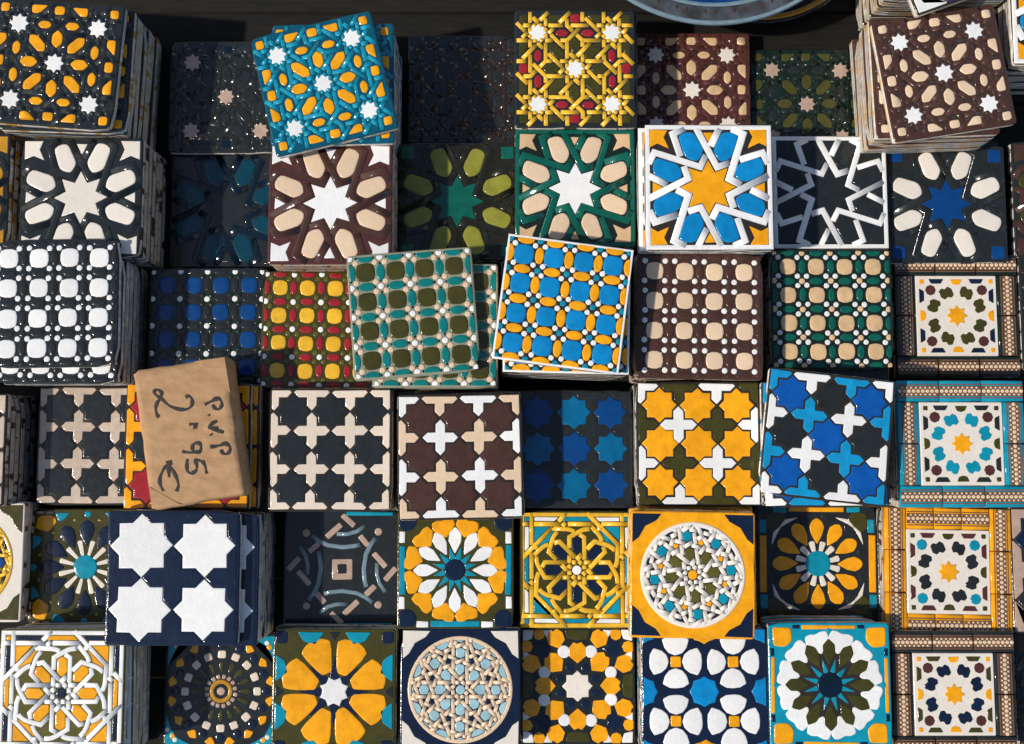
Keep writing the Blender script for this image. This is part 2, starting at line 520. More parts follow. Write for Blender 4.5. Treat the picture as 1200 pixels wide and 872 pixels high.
def d_net(base, strap, starc, petalc, pentc, edge, edgec=None, w=.034, gap=.012):
    D = Design(base, edge); d, g = .128, .61
    i_, o_ = g - d, g + d; k = d * 1.4142; E_ = .965
    st = sym4([[(o_, -E_), (o_, E_)], [(i_, E_), (i_, d), (o_, -d), (E_, -d)], [(-i_, d), (i_, d)]])
    st += sym4([[(-E_ + k, -E_), (E_, E_ - k)], [(2 * g - k - E_, E_), (E_, 2 * g - k - E_)], [(2 * g + k - E_, E_), (E_, 2 * g + k - E_)]], False)
    for p in weave(st, w, .010): D.strap(strap, p, w, .0010 if strap != base else .0006)
    for f in faces_of(st):
        q = inset_safe(f, w + gap)
        if len(q) < 3 or area(q) < .004: continue
        x, y = centroid(q); r = hypot(x, y)
        near = min(hypot(x - a, y - b) for a, b in ((0, 0), (g, g), (-g, g), (g, -g), (-g, -g)))
        if near < .03: D.cell('star', starc, move(star(8, .158, .108), round(x, 2), round(y, 2)), .0013, .0008)
        elif r < .52: D.cell('lozenge', petalc, q, .0011, .0024, rad=.03)
        elif min(abs(abs(x) - g), abs(abs(y) - g)) < .06 and .12 < min(abs(x), abs(y)) < .36: D.cell('small_lozenge', pentc, inset_safe(f, w + gap + .022) or q, .0011, .0024, rad=.03)
        elif area(q) > .008: D.cell('border_lozenge', edgec if edgec and min(abs(x), abs(y)) < .1 else petalc, q, .0012, .003, rad=.04)
    return D
def d_rose(base, strap, starc, petalc, cornc, edge, frame=None, gap=.012, w=.053, tri=None, small=False):
    D = Design(base, edge); r0 = .345; e = .93 if frame else .965
    v = (r0 * cos(pi / 8), r0 * sin(pi / 8)); a = radians(27)
    x0 = v[0] + v[1] / math.tan(a)
    st = sym4([[(e, -(e - x0) * math.tan(a)), v, (v[0] + .75 * sin(radians(18)), v[1] + .75 * cos(radians(18))), (.37, e)]])
    for p in weave(st, w, .014): D.strap(strap, p, w, .0011)
    if frame: D.strap(frame, [(-.95, -.95), (.95, -.95), (.95, .95), (-.95, .95), (-.95, -.95)], .036, .0010, 'border')
    m = e - .018
    for s in range(4):
        D.cell('corner_field', cornc, rot([(.62, .62), (.70, .80), (.64, m), (m, m), (m, .64), (.80, .70)][::-1] if not small else rect(.83, .83, .105, .105), s * pi / 2), .0008, .0010)
    for f in faces_of(st, e):
        q = inset_safe(f, w + gap)
        if len(q) < 3 or area(q) < .003: continue
        x, y = centroid(q); r = hypot(x, y)
        if r < .03: D.cell('star', starc, q, .0007, .0012)
        elif area(q) > .09 and .4 < r < .85: D.cell('petal', petalc, q, .0011, .0034, rad=.07)
        elif min(abs(x), abs(y)) > .55: continue
        elif min(abs(x), abs(y)) < .05: D.cell('wedge', tri or cornc, q, .0008, .0015)
    return D
def d_dots(base, sq, oval, node, dots, edge, so=1.0, dark=None, ss=1.0, rim=None):
    D = Design(base, edge); P = .47
    if rim: D.strap(rim, [(-.975, -.975), (.975, -.975), (.975, .975), (-.975, .975), (-.975, -.975)], .018, .0008, 'border')
    for i in range(4):
        for j in range(4):
            D.cell('rounded_square', sq, rect((i - 1.5) * P, (j - 1.5) * P, .122 * ss, .122 * ss), .0012, .0034, rad=.100)
    for i in range(5):
        for j in range(5):
            x, y = (i - 2) * P, (j - 2) * P
            if i < 4: D.cell('oval', oval, ell(x + P / 2, y, .112 * so, .060 * so, n=12), .0012, .0026)
            if j < 4: D.cell('oval', oval, ell(x, y + P / 2, .060 * so, .112 * so, n=12), .0012, .0026)
            D.cell('centre_dot', node, ell(x, y, .050, n=8), .0010, .0016)
            for sx in (-1, 1):
                for sy in (-1, 1): D.cell('dot', dots, ell(x + sx * .077, y + sy * .077, .046, n=8), .0010, .0014)
            if dark:
                for sx, sy in ((1, 0), (-1, 0), (0, 1), (0, -1)): D.cell('dark_dot', dark, ell(x + sx * .098, y + sy * .098, .024, n=6), .0006, .0008)
    return D
def d_cross(base, starf, crossf, edge, n=3, gap=.012):
    D = Design(base, edge); R = .31 if n == 3 else .475
    c = [(k - (n - 1) / 2) * 2 * R for k in range(n)]
    sp = star(8, R, R * .765)
    for i in range(n):
        for j in range(n):
            D.cell('star', starf(i, j), move(inset(sp, gap), c[i], c[j]), .0009, .0022)
    a, b, e = .0905 / .31 * R, .219 / .31 * R, R
    cp = [(e, 0), (b, a), (a, a), (a, b), (0, e), (-a, b), (-a, a), (-b, a), (-e, 0), (-b, -a), (-a, -a), (-a, -b), (0, -e), (a, -b), (a, -a), (b, -a)]
    for i in range(n + 1):
        for j in range(n + 1):
            D.cell('cross', crossf(i, j), move(inset(cp, gap), c[0] - R + i * 2 * R, c[0] - R + j * 2 * R), .0009, .0011)
    return D
def rings(D, n, name, col, r0, r1, w, shape, half=False, h=.0010, soft=.0024, rad=.03):
    for k in range(n):
        D.cell(name, col, petal(r0, r1, w, (k + (.5 if half else 0)) * 2 * pi / n + pi / 2, shape), h, soft, rad=rad)
def flower_white_yellow():
    D = Design('olive', ('white', 'turq'))
    for s in range(4):
        A = s * pi / 2
        D.cell('corner_disc', 'navy', rot(ell(.83, .83, .17, n=16), A))
        D.cell('side_bar', 'turq', rot(rect(0, .91, .42, .05), A)); D.cell('corner_field', 'white', rot(rect(.55, .915, .10, .05), A)); D.cell('corner_field', 'white', rot(rect(-.55, .915, .10, .05), A))
    rings(D, 12, 'outer_petal', 'yellow', .56, .89, .205, 'cap', True)
    rings(D, 12, 'ray', 'turq', .18, .40, .055, 'ray', True, .0008)
    rings(D, 12, 'petal', 'white', .28, .74, .105, 'point')
    D.cell('centre_disc', 'navy', ell(0, 0, .18, n=20), .0013)
    return D
def flower_navy():
    D = Design('olive', ('grey', 'navy'))
    for s in range(4):
        A = s * pi / 2
        D.cell('corner_field', 'yellow', rot(rounded([(.60, .66), (.80, .52), (.9, .62), (.88, .86), (.66, .9)], .05), A), .0012)
        D.cell('side_field', 'turq', rot(rounded([(.30, .93), (.56, .93), (.5, .78), (.40, .82)], .03), A)); D.cell('side_field', 'turq', rot(rounded([(-.30, .93), (-.56, .93), (-.5, .78), (-.40, .82)], .03), A))
        D.cell('side_disc', 'turq', rot(ell(0, .92, .06), A))
        for t in (-.62, -.45, .45, .62): D.cell('edge_square', 'beige', rot(rect(t + (.2 if t > 0 else -.2), .95, .06, .03), A))
    rings(D, 12, 'petal', 'navy', .36, .82, .14, 'round', h=.0014, soft=.004)
    rings(D, 12, 'dot', 'lime', .80, .86, .03, 'point', True, .0012)
    rings(D, 12, 'ray', 'ivory', .20, .46, .045, 'bar', True)
    D.cell('centre_disc', 'turq', ell(0, 0, .205, n=22), .0016, .004)
    return D
def flower_yellow():
    D = Design('black', ('ochre', 'turq'))
    for s in range(4):
        A = s * pi / 2
        D.cell('side_bar', 'yellow', rot(rect(0, .905, .46, .055), A)); D.cell('corner_square', 'turq', rot(rect(.62, .90, .11, .06), A)); D.cell('corner_square', 'turq', rot(rect(-.62, .90, .11, .06), A))
        D.cell('corner_field', 'olive', rot(rounded([(.50, .74), (.74, .50), (.86, .60), (.84, .84), (.60, .86)], .05), A))
        for sg in (-1, 1): D.cell('crescent', 'ivory', rot([(sg * .30, .76), (sg * .46, .68), (sg * .66, .56), (sg * .52, .73)][::sg], A))
    rings(D, 12, 'ray', 'ivory', .19, .37, .055, 'bar', True, .0008)
    rings(D, 12, 'outer_petal', 'black', .68, .84, .13, 'cap', True, .0010)
    rings(D, 12, 'petal', 'yellow', .32, .76, .125, 'round')
    D.cell('centre_disc', 'turq', ell(0, 0, .215, n=22), .0014)
    return D
def flower_olive():
    D = Design('turq', ('white', 'yellow'))
    for s in range(4):
        A = s * pi / 2
        D.cell('corner_field', 'yellow', rot(rounded([(.60, .72), (.70, .60), (.92, .62), (.93, .93), (.62, .92)], .05), A), .0012)
        D.cell('side_bar', 'yellow', rot(rect(0, .935, .44, .03), A))
        D.cell('side_disc', 'turq', rot(ell(0, .88, .05), A), .0012)
        for sg in (-1, 1): D.cell('corner_dot', 'navy', rot(rect(sg * .53, .935, .06, .03), A))
    D.cell('roundel_ground', 'outline', ell(0, 0, .62, n=36), .0003, .0005)
    rings(D, 12, 'outer_petal', 'white', .50, .87, .205, 'cap', True, .0009)
    rings(D, 12, 'petal', 'olive', .32, .75, .105, 'point', h=.0012)
    rings(D, 12, 'ray', 'turq', .20, .44, .045, 'ray', True)
    D.cell('centre_disc', 'midnight', ell(0, 0, .205, n=20), .0014)
    return D
def d_sun8():
    D = Design('olive', ('grey', 'turq'))
    for s in range(4):
        A = s * pi / 2
        D.cell('corner_field', 'navy', rot(rect(.86, .86, .10, .10), A, (0, 0)), rad=.05)
        for sg in (-1, 1): D.cell('side_field', 'turq', rot([(sg * .16, .95), (sg * .60, .95), (sg * .50, .80), (sg * .30, .74)][::-sg], A), .0012, rad=.03)
        D.cell('edge_field', 'black', rot([(-.1, .95), (0, .80), (.1, .95)], A), rad=.02)
    rings(D, 8, 'petal', 'yellow', .29, .89, .262, 'fan', True, .0012, .0035)
    rings(D, 8, 'wedge', 'navy', .18, .58, .085, 'ray', h=.0010)
    D.cell('star', 'white', star(8, .25, .19, a0=pi / 8), .0015)
    return D
def wheel(strap, base, corn, disc, olive, petalc, orange, outer, edge, turn=0.0, corner_poly=True, R=.86, sets=((.115, 0), (.45, pi / 8), (.69, pi / 8)), w=.028):
    D = Design(base, edge)
    if corner_poly:
        for s in range(4):
            D.cell('corner_field', corn, rot([(.965, .965), (.50, .965), (.58, .86), (.76, .76), (.86, .58), (.965, .50)], s * pi / 2), .0006, .0012)
    D.cell('roundel_ground', 'outline' if base != 'navy' else 'navy', ell(0, 0, R - .01, n=48), .0003, .0005)
    st = []
    for d, a0 in sets:
        n = 8
        h = (R * R - d * d) ** .5
        for k in range(n):
            st.append(rot([(d, -h), (d, h)], a0 + k * pi / 4 + turn))
    ring = [(R * cos(2 * pi * k / 48), R * sin(2 * pi * k / 48)) for k in range(49)]
    for p in weave(st, w, .004): D.strap(strap, p, w, .0012)
    D.strap(strap, ring, w * 1.1, .0012, 'rim')
    for f in faces_of(st + [ring], 1.3):
        q = inset_safe(f, w + .007)
        if len(q) < 3 or area(q) < .0016 or area(q) > .5 or hypot(*centroid(q)) > R: continue
        x, y = centroid(q); r = hypot(x, y)
        ch = abs(((atan2(y, x) - turn) / (pi / 4) + .5) % 1 - .5) * pi / 4 * r      # distance from the nearest petal axis
        c = disc if r < .05 else olive if r < .43 else petalc if (r < .70 and ch < .06) else orange if r < .68 else outer
        D.cell('centre_disc' if r < .05 else 'petal', c, q, .0009, .002, False, .02)
    return D
def knot_square(strap, base, hexc, centre, cornc, side1, side2, ringc, edge, w=.036):
    D = Design(base, edge); E_ = .965
    st = []
    d = .128
    up = soft_line([(-.44, .705), (-.11, .690), (d, .555)])
    half = [(x, y) for x, y in up]
    for k in range(8):
        st.append(rot(half + [(x, -y) for x, y in half[::-1]], k * pi / 4))
    st += sym4([[(-E_, .78), (E_, .78)]]) + sym4([[(E_, 1.14 - E_), (1.14 - E_, E_)]], False)
    for p in weave(st, w, .006): D.strap(strap, p, w, .0012)
    D.strap(strap, [(-.94, -.94), (.94, -.94), (.94, .94), (-.94, .94), (-.94, -.94)], .032, .0011, 'border')
    for f in faces_of(st):
        q = inset_safe(f, w + .010)
        if len(q) < 3 or area(q) > .25: continue
        q = box_clip(q, .895)
        if len(q) < 3 or area(q) < .002: continue
        x, y = centroid(q); r = hypot(x, y); m = max(abs(x), abs(y)); s = min(abs(x), abs(y))
        if r < .05: D.cell('centre_disc', centre, q, .0009, .002, rad=.03)
        elif r < .2: continue
        elif r < .56 and area(q) > .010 and abs((atan2(y, x) / (pi / 4) + .5) % 1 - .5) < .15: D.cell('lozenge', hexc, q, .0010, .0022, rad=.02)
        elif r < .56: continue
        elif m > .79 and s < .2: D.cell('border_field', side2, q, .0010, .002, rad=.02)
        elif m > .79 and s < .75: D.cell('border_field', side1, q, .0010, .002, rad=.02)
        elif m > .79: D.cell('corner_field', cornc, q, .0009, .002)
        elif s > .5: D.cell('corner_field', cornc, q, .0010, .0024, rad=.02)
        elif r > .5 and is_convex(q): D.cell('ring_field', ringc, q, .0007, .0015)
    return D
def soft_line(P, r=.07, seg=3):
    out = [P[0]]
    for a, b, c in zip(P, P[1:], P[2:]):
        la = hypot(a[0] - b[0], a[1] - b[1]); lc = hypot(c[0] - b[0], c[1] - b[1]); t = min(r, la * .45, lc * .45)
        s = (b[0] + (a[0] - b[0]) / la * t, b[1] + (a[1] - b[1]) / la * t); e = (b[0] + (c[0] - b[0]) / lc * t, b[1] + (c[1] - b[1]) / lc * t)
        for k in range(seg + 1):
            u = k / seg
            out.append(((1 - u) ** 2 * s[0] + 2 * u * (1 - u) * b[0] + u * u * e[0], (1 - u) ** 2 * s[1] + 2 * u * (1 - u) * b[1] + u * u * e[1]))
    return out + [P[-1]]
def d_knot():
    D = Design('black', ('navy', 'grey'))
    for s in range(4):
        A = s * pi / 2
        for x, y, l, up in ((-.48, .36, .11, 1), (-.15, .64, .16, 1), (.09, .82, .14, -1)):
            D.cell('bar', 'beige', rot(rect(x, y, l, .047, up * pi / 4.3), A), .0012, .002, rad=.02)
        arc = [(-.52, .56), (-.40, .47), (-.25, .40), (0, .365), (.20, .385), (.30, .41)]
        D.strap('steel', rot(arc, A), .036, .0010, 'arc')
        D.strap('steel', rot([(-.10, .585), (.08, .585), (.24, .63), (.38, .73)], A), .032, .0010, 'arc')
        D.cell('dot', 'beige', rot(ell(.60, .62, .065), A), .0012)
    D.cell('centre_square', 'beige', rect(0, 0, .175, .175), .0010, .002, rad=.02)
    D.cell('centre_hole', 'black', rect(0, 0, .085, .085), .0013, .001, rad=.03)
    D.cell('side_bar', 'turq', rect(.45, .93, .40, .03)); D.cell('side_bar', 'turq', rect(.45, -.93, .40, .03))
    return D
def d_beads():
    D = Design('black', ('grey', 'ochre'))
    for s in range(4):
        A = s * pi / 2
        D.cell('corner_field', 'turq', rot(rounded([(.95, .95), (.40, .95), (.62, .86), (.77, .77), (.86, .62), (.95, .40)], .03), A), .0008)
        D.cell('corner_dot', 'ivory', rot(ell(.79, .83, .045, n=8), A), .0014); D.cell('corner_dot', 'ivory', rot(ell(.92, .66, .04, n=8), A), .0014); D.cell('corner_dot', 'yellow', rot(ell(.83, .76, .05, n=8), A), .0014)
    for k in range(16):
        a = k * pi / 8
        D.cell('bead', 'shell', rot(rounded(rect(.63, 0, .066, .070), .03), a), .0010)
        D.cell('small_bead', 'beige', rot(rect(.25, 0, .036, .034), a + pi / 16), .0011, rad=.015)
        D.cell('bead', 'yellow', rot(rounded([(.80, -.02), (.90, -.10), (.95, 0), (.90, .10), (.80, .02)], .02), a + pi / 16), .0013)
        D.cell('bead', 'navy', rot(ell(.79, 0, .075, n=10), a), .0013)
        D.cell('dark_petal', 'olive', rot(petal(.30, .53, .045, 0, 'round'), a), .0009)
    D.strap('ochre', [(.165 * cos(2 * pi * k / 24), .165 * sin(2 * pi * k / 24)) for k in range(25)], .035, .0011, 'ring')
    D.cell('centre_bead', 'beige', ell(0, 0, .075, n=12), .0012)
    return D
def d_mosaic():
    D = Design('black', ('cream', 'turq'))
    hexa = lambda x, y, a, l=.19, w=.15: rounded(rot([(-l, 0), (-l * .35, -w), (l * .45, -w), (l * .95, -w * .45), (l * .80, 0), (l * .95, w * .45), (l * .45, w), (-l * .35, w)], a, (x, y)), .008)
    for s in range(4):
        A = s * pi / 2
        D.cell('hexagon', 'yellow', rot(hexa(.57, 0, 0), A), .0010)
        D.cell('hexagon', 'yellow', rot(hexa(.385, .40, pi / 4), A), .0010)
        for sg in (-1, 1):
            D.cell('disc', 'white', rot(ell(.58, .235 * sg, .108, n=14), A), .0010)
            D.cell('hexagon', 'yellow', rot(hexa(.80, .375 * sg, sg * .3, .17, .145), A), .0010)
            D.cell('disc', 'yellow', rot(ell(.885, .665 * sg, .105, n=8), A), .0010)
            D.cell('corner_field', 'white', rot([(.955, sg * .44), (.955, sg * .60), (.82, sg * .53)][::-sg], A), .0008)
            D.cell('kite', 'navy', rot(petal(.23, .42, .07, sg * pi / 8, 'point'), A), .0010)
        D.cell('corner_field', 'white', rot([(.955, .955), (.76, .955), (.80, .80), (.955, .76)], A), .0009, rad=.02)
        D.cell('dark_star', 'navy', rot(star(6, .21, .11, (.62, .63)), A), .0009)
        D.cell('edge_field', 'olive', rot([(.955, -.22), (.955, .22), (.80, .18), (.77, 0), (.80, -.18)], A), .0006, rad=.03)
    D.cell('star', 'ivory', star(8, .265, .205), .0010)
    return D
def d_fans():
    D = Design('navy', ('grey', 'turq'))
    for sx in (-1, 1):
        for sy in (-1, 1):
            c = (.455 * sx, .46 * sy)
            D.cell('small_square', 'yellow', rect(*c, .085, .085), .0010, rad=.02)
            for k in range(4):
                p = [(.100, 0), (.135, -.105), (.22, -.175), (.345, -.212), (.405, -.11), (.415, 0), (.405, .11), (.345, .212), (.22, .175), (.135, .105)]
                D.cell('fan', 'white', rot(rounded(p, .02), k * pi / 2, c), .0012, .003)
    for x, y, c in ((0, 0, 'blue'), (.97, 0, 'blue'), (-.97, 0, 'blue'), (0, .97, 'yellow'), (0, -.97, 'yellow'), (.97, .97, 'blue'), (-.97, .97, 'blue'), (.97, -.97, 'blue'), (-.97, -.97, 'blue')):
        D.cell('octagon', c, star(8, .235, .205, (x, y)), .0011)
    return D
def d_panel_centre(bone, corner, mid, side):
    D = Design('ivory', ('ivory', 'tan'))
    for s in range(4):
        A = s * pi / 2
        for sg in (-1, 1):
            b = [(-.13, -.05), (-.07, -.12), (0, -.085), (.06, -.13), (.13, -.09), (.13, .05), (.07, .12), (0, .085), (-.06, .13), (-.13, .09)]
            D.cell('leaf', bone, rot(rounded(rot([(u * 1.25, v * 1.2) for u, v in b], sg * 1.2 + pi / 2, (.25 * sg, .57)), .02), A), .0009, .0014)
            D.cell('border_field', side, rot(rounded([(sg * .5 - .19, .93), (sg * .5 - .12, .81), (sg * .5 + .12, .81), (sg * .5 + .19, .93)][::-1], .02), A), .0009, .0014)
        D.cell('disc', corner, rot(ell(.645, .645, .135, n=8), A), .0009, .0014)
        D.cell('border_star', mid, rot(rounded([(-.15, .92), (-.10, .80), (0, .77), (.10, .80), (.15, .92)][::-1], .02), A), .0009, .0014)
        D.cell('corner_field', mid, rot(rect(.865, .865, .055, .055), A), .0009, .0014, rad=.02)
    D.cell('star', 'yellow', star(8, .27, .18), .0009, .0014)
    return D

alt = lambda a, b: (lambda i, j: a if (i + j) % 2 == 0 else b)
one = lambda a: (lambda i, j: a)
DESIGNS = {
 'net_black':   lambda: d_net('black', 'black', 'white', 'yellow', 'yellow', ('grey', 'ochre')),
 'net_blue':    lambda: d_net('petrol', 'turq', 'white', 'yellow', 'yellow', ('white', 'turq')),
 'net_yellow':  lambda: d_net('black', 'straw', 'white', 'olive', 'red', ('grey', 'olive'), 'red'),
 'net_brown':   lambda: d_net('brown', 'brown', 'white', 'cream', 'cream', ('cream', 'tan')),
 'net_maroon':  lambda: d_net('maroon', 'maroon', 'ivory', 'tan', 'tan', ('brown', 'tan')),
 'net_green':   lambda: d_net('darkgreen', 'darkgreen', 'beige', 'fern', 'black', ('olive', 'brown')),
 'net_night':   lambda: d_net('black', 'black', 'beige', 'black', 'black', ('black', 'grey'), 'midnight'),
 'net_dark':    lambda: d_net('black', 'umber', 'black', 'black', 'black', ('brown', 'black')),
 'rose_gold':   lambda: d_rose('black', 'black', 'yellow', 'ochre', 'ochre', ('ochre', 'brown')),
 'rose_black':  lambda: d_rose('black', 'black', 'ivory', 'ivory', 'ivory', ('brown', 'grey')),
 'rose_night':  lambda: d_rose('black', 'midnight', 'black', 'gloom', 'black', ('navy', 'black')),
 'rose_brown':  lambda: d_rose('maroon', 'brown', 'white', 'cream', 'white', ('cream', 'brown')),
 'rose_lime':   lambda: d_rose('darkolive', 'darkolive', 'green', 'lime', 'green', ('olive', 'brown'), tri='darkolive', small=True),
 'rose_green':  lambda: d_rose('darkgreen', 'green', 'white', 'cream', 'tan', ('cream', 'green'), 'green'),
 'rose_blue':   lambda: d_rose('outline', 'white', 'yellow', 'blue', 'yellow', ('white', 'grey'), 'white', .006),
 'rose_line':   lambda: d_rose('black', 'white', 'black', 'black', 'black', ('grey', 'white'), 'white', .01, .05),
 'rose_white':  lambda: d_rose('black', 'black', 'deepblue', 'ivory', 'deepblue', ('grey', 'navy'), tri='black', small=True),
 'rose_umber':  lambda: d_rose('black', 'brown', 'black', 'olive', 'brown', ('brown', 'black')),
 'dots_white':  lambda: d_dots('black', 'white', 'black', 'black', 'white', ('white', 'grey'), ss=1.2),
 'dots_night':  lambda: d_dots('black', 'deepblue', 'black', 'white', 'darkgreen', ('black', 'brown'), ss=1.15),
 'dots_red':    lambda: d_dots('olive', 'straw', 'red', 'white', 'moss', ('brown', 'ochre'), 1.02, ss=1.08),
 'dots_teal':   lambda: d_dots('sage', 'olive', 'teal', 'white', 'cream', ('cream', 'teal'), 1.18, 'black', 1.2),
 'dots_blue':   lambda: d_dots('outline', 'blue', 'yellow', 'turq', 'white', ('cream', 'white'), 1.24, None, 1.27, 'white'),
 'dots_brown':  lambda: d_dots('brown', 'cream', 'brown', 'brown', 'white', ('cream', 'brown'), ss=1.12),
 'dots_green':  lambda: d_dots('darkgreen', 'tan', 'green', 'tan', 'white', ('cream', 'green'), ss=1.1),
 'cross_plain': lambda: d_cross('outline', one('black'), one('sand'), ('grey', 'brown')),
 'cross_red':   lambda: d_cross('outline', alt('red', 'black'), one('yellow'), ('grey', 'white')),
 'cross_black': lambda: d_cross('outline', one('black'), one('shell'), ('brown', 'cream')),
 'cross_brown': lambda: d_cross('outline', one('brown'), alt('cream', 'white'), ('cream', 'white')),
 'cross_night': lambda: d_cross('black', alt('deepblue', 'lake'), one('black'), ('navy', 'brown')),
 'cross_gold':  lambda: d_cross('outline', one('yellow'), alt('olive', 'white'), ('white', 'olive')),
 'cross_blue':  lambda: d_cross('outline', alt('cobalt', 'black'), alt('white', 'sky'), ('white', 'turq')),
 'cross_navy':  lambda: d_cross('navy', one('white'), one('navy'), ('grey', 'steel'), 2, .004),
 'cross_shade': lambda: d_cross('outline', alt('black', 'navy'), one('beige'), ('cream', 'navy'), 2, .012),
 'cross_purple': lambda: d_cross('outline', one('white'), alt('white', 'purple'), ('cream', 'white'), 2, .012),
 'fl_white': flower_white_yellow, 'fl_navy': flower_navy, 'fl_yellow': flower_yellow, 'fl_olive': flower_olive, 'sun8': d_sun8,
 'wheel_gold':  lambda: wheel('ivory', 'yellow', 'navy', 'yellow', 'moss', 'turq', 'yellow', 'navy', ('ochre', 'brown'), .14, w=.034, R=.80),
 'wheel_cream': lambda: wheel('cream', 'navy', 'ivory', 'paleblue', 'paleblue', 'paleblue', 'navy', 'paleblue', ('navy', 'grey'), 0, sets=((.115, 0), (.43, pi / 8), (.67, pi / 8)), w=.031, R=.84),
 'wheel_left':  lambda: wheel('straw', 'ivory', 'olive', 'yellow', 'turq', 'deepblue', 'navy', 'navy', ('grey', 'olive'), 0, R=.80),
 'sq_gold':     lambda: knot_square('straw', 'olive', 'navy', 'white', 'turq', 'white', 'turq', 'olive', ('ochre', 'brown'), .038),
 'sq_white':    lambda: knot_square('white', 'moss', 'yellow', 'navy', 'yellow', 'navy', 'yellow', 'moss', ('grey', 'white'), .036),
 'knot': d_knot, 'beads': d_beads, 'mosaic': d_mosaic, 'fans': d_fans,
 'panel_olive': lambda: d_panel_centre('olive', 'maroon', 'yellow', 'navy'),
 'panel_turq':  lambda: d_panel_centre('turq', 'maroon', 'olive', 'black'),
 'panel_black': lambda: d_panel_centre('black', 'turq', 'olive', 'maroon'),
 'panel_navy':  lambda: d_panel_centre('navy', 'maroon', 'yellow', 'olive'),
}
PARTS = {}
def hash_of(key):
    return sum(ord(c) * (i + 3) for i, c in enumerate(key))
def by_hand(wob, poly, a):
    """the small unevenness of a line drawn by hand"""
    sx, sy = wob.uniform(-a, a), wob.uniform(-a, a); g = 1 + wob.uniform(-.035, .02)
    cx = sum(q[0] for q in poly) / len(poly); cy = sum(q[1] for q in poly) / len(poly)
    t = wob.uniform(-.02, .02)
    return [(cx + (x - cx) * g - (y - cy) * t + sx + wob.uniform(-a, a) * .35, cy + (y - cy) * g + (x - cx) * t + sy + wob.uniform(-a, a) * .35) for x, y in poly]
def tile_parts(key, size):
    """meshes of a tile's parts, shared by every tile of that design and size"""
    ck = (key, round(size, 4))
    if ck in PARTS: return PARTS[ck]
    D = DESIGNS[key](); S = size / 2
    out = [('clay_body', rings_mesh('clay_body', body_rings(S, hash_of(key)), [edge_mat(*D.edge)]), None),
           ('ground_glaze', rings_mesh('ground_glaze', glaze_rings(S, hash_of(key)), [glaze(D.base)]), None)]
    wob = random.Random(hash_of(key))
    small = {}
    for it in D.items:
        name, col, typ = it[:3]
        V, Fc = pillow(by_hand(wob, it[3], .006) if abs(area(it[3])) < 1 else it[3], S, it[4], it[5]) if typ == 'c' else ribbon(it[3], S, it[4] * wob.uniform(.92, 1.06), it[5])
        ext = max(max(v[k] for v in V) - min(v[k] for v in V) for k in (0, 1))
        if ext < .0088:
            b = small.setdefault((name, col), ([], [])); o = len(b[0])
            b[0].extend(V); b[1].extend(tuple(i + o for i in f) for f in Fc)
        else:
            out.append((name, to_mesh(name, V, Fc, [glaze(col)]), None))
    for (name, col), (V, Fc) in small.items():
        out.append((name + 's', to_mesh(name + 's', V, Fc, [glaze(col)]), 'stuff'))
    PARTS[ck] = out
    return out
def make_tile(key, size, loc, rz, label, group=None):
    t = empty('ceramic_tile', loc, rz)
    tag(t, label, 'tile', group)
    for name, me, kind in tile_parts(key, size):
        o = link_mesh(name, me, t)
        if kind: tag(o, kind=kind)
    return t
LOWER = {}
def lower_tile(key, size, loc, rz, label, group):
    """a tile of which the photograph shows little more than its edge"""
    ck = (key, round(size, 4))
    if ck not in LOWER:
        D = DESIGNS[key](); S = size / 2
        br, gr = body_rings(S, hash_of(key) + 1), glaze_rings(S, hash_of(key) + 1)
        n0 = len(br)
        LOWER[ck] = rings_mesh('ceramic_tile', br + gr[1:3] + [(gr[3][0], .0116)], [edge_mat(*D.edge), glaze(D.base)], lambda k: 0 if k < n0 + 2 else 1)
    o = link_mesh('ceramic_tile', LOWER[ck])
    o.location = loc; o.rotation_euler = (0, 0, rz)
    tag(o, label, 'tile', group)
    return o

# ---------------------------------------------------------------- the table
table = empty('display_table', (0, .2, -.05))
tag(table, 'dark stained wooden table of wide planks under all the tile stacks', 'table')
random_w = random.Random(3)
for k in range(17):
    y = -1.0 + k * .118
    w = .0575
    rg = [([(-1.15 + i, -w + i), (1.15 - i, -w + i), (1.15 - i, w - i), (-1.15 + i, w - i)], z) for i, z in ((0, 0), (0, .0445), (.003, .0488))]
    o = link_mesh('plank', rings_mesh('plank', rg, [WOOD]), table)
    o.location = (random_w.uniform(-.02, .02), y, random_w.uniform(-.0008, .0004))

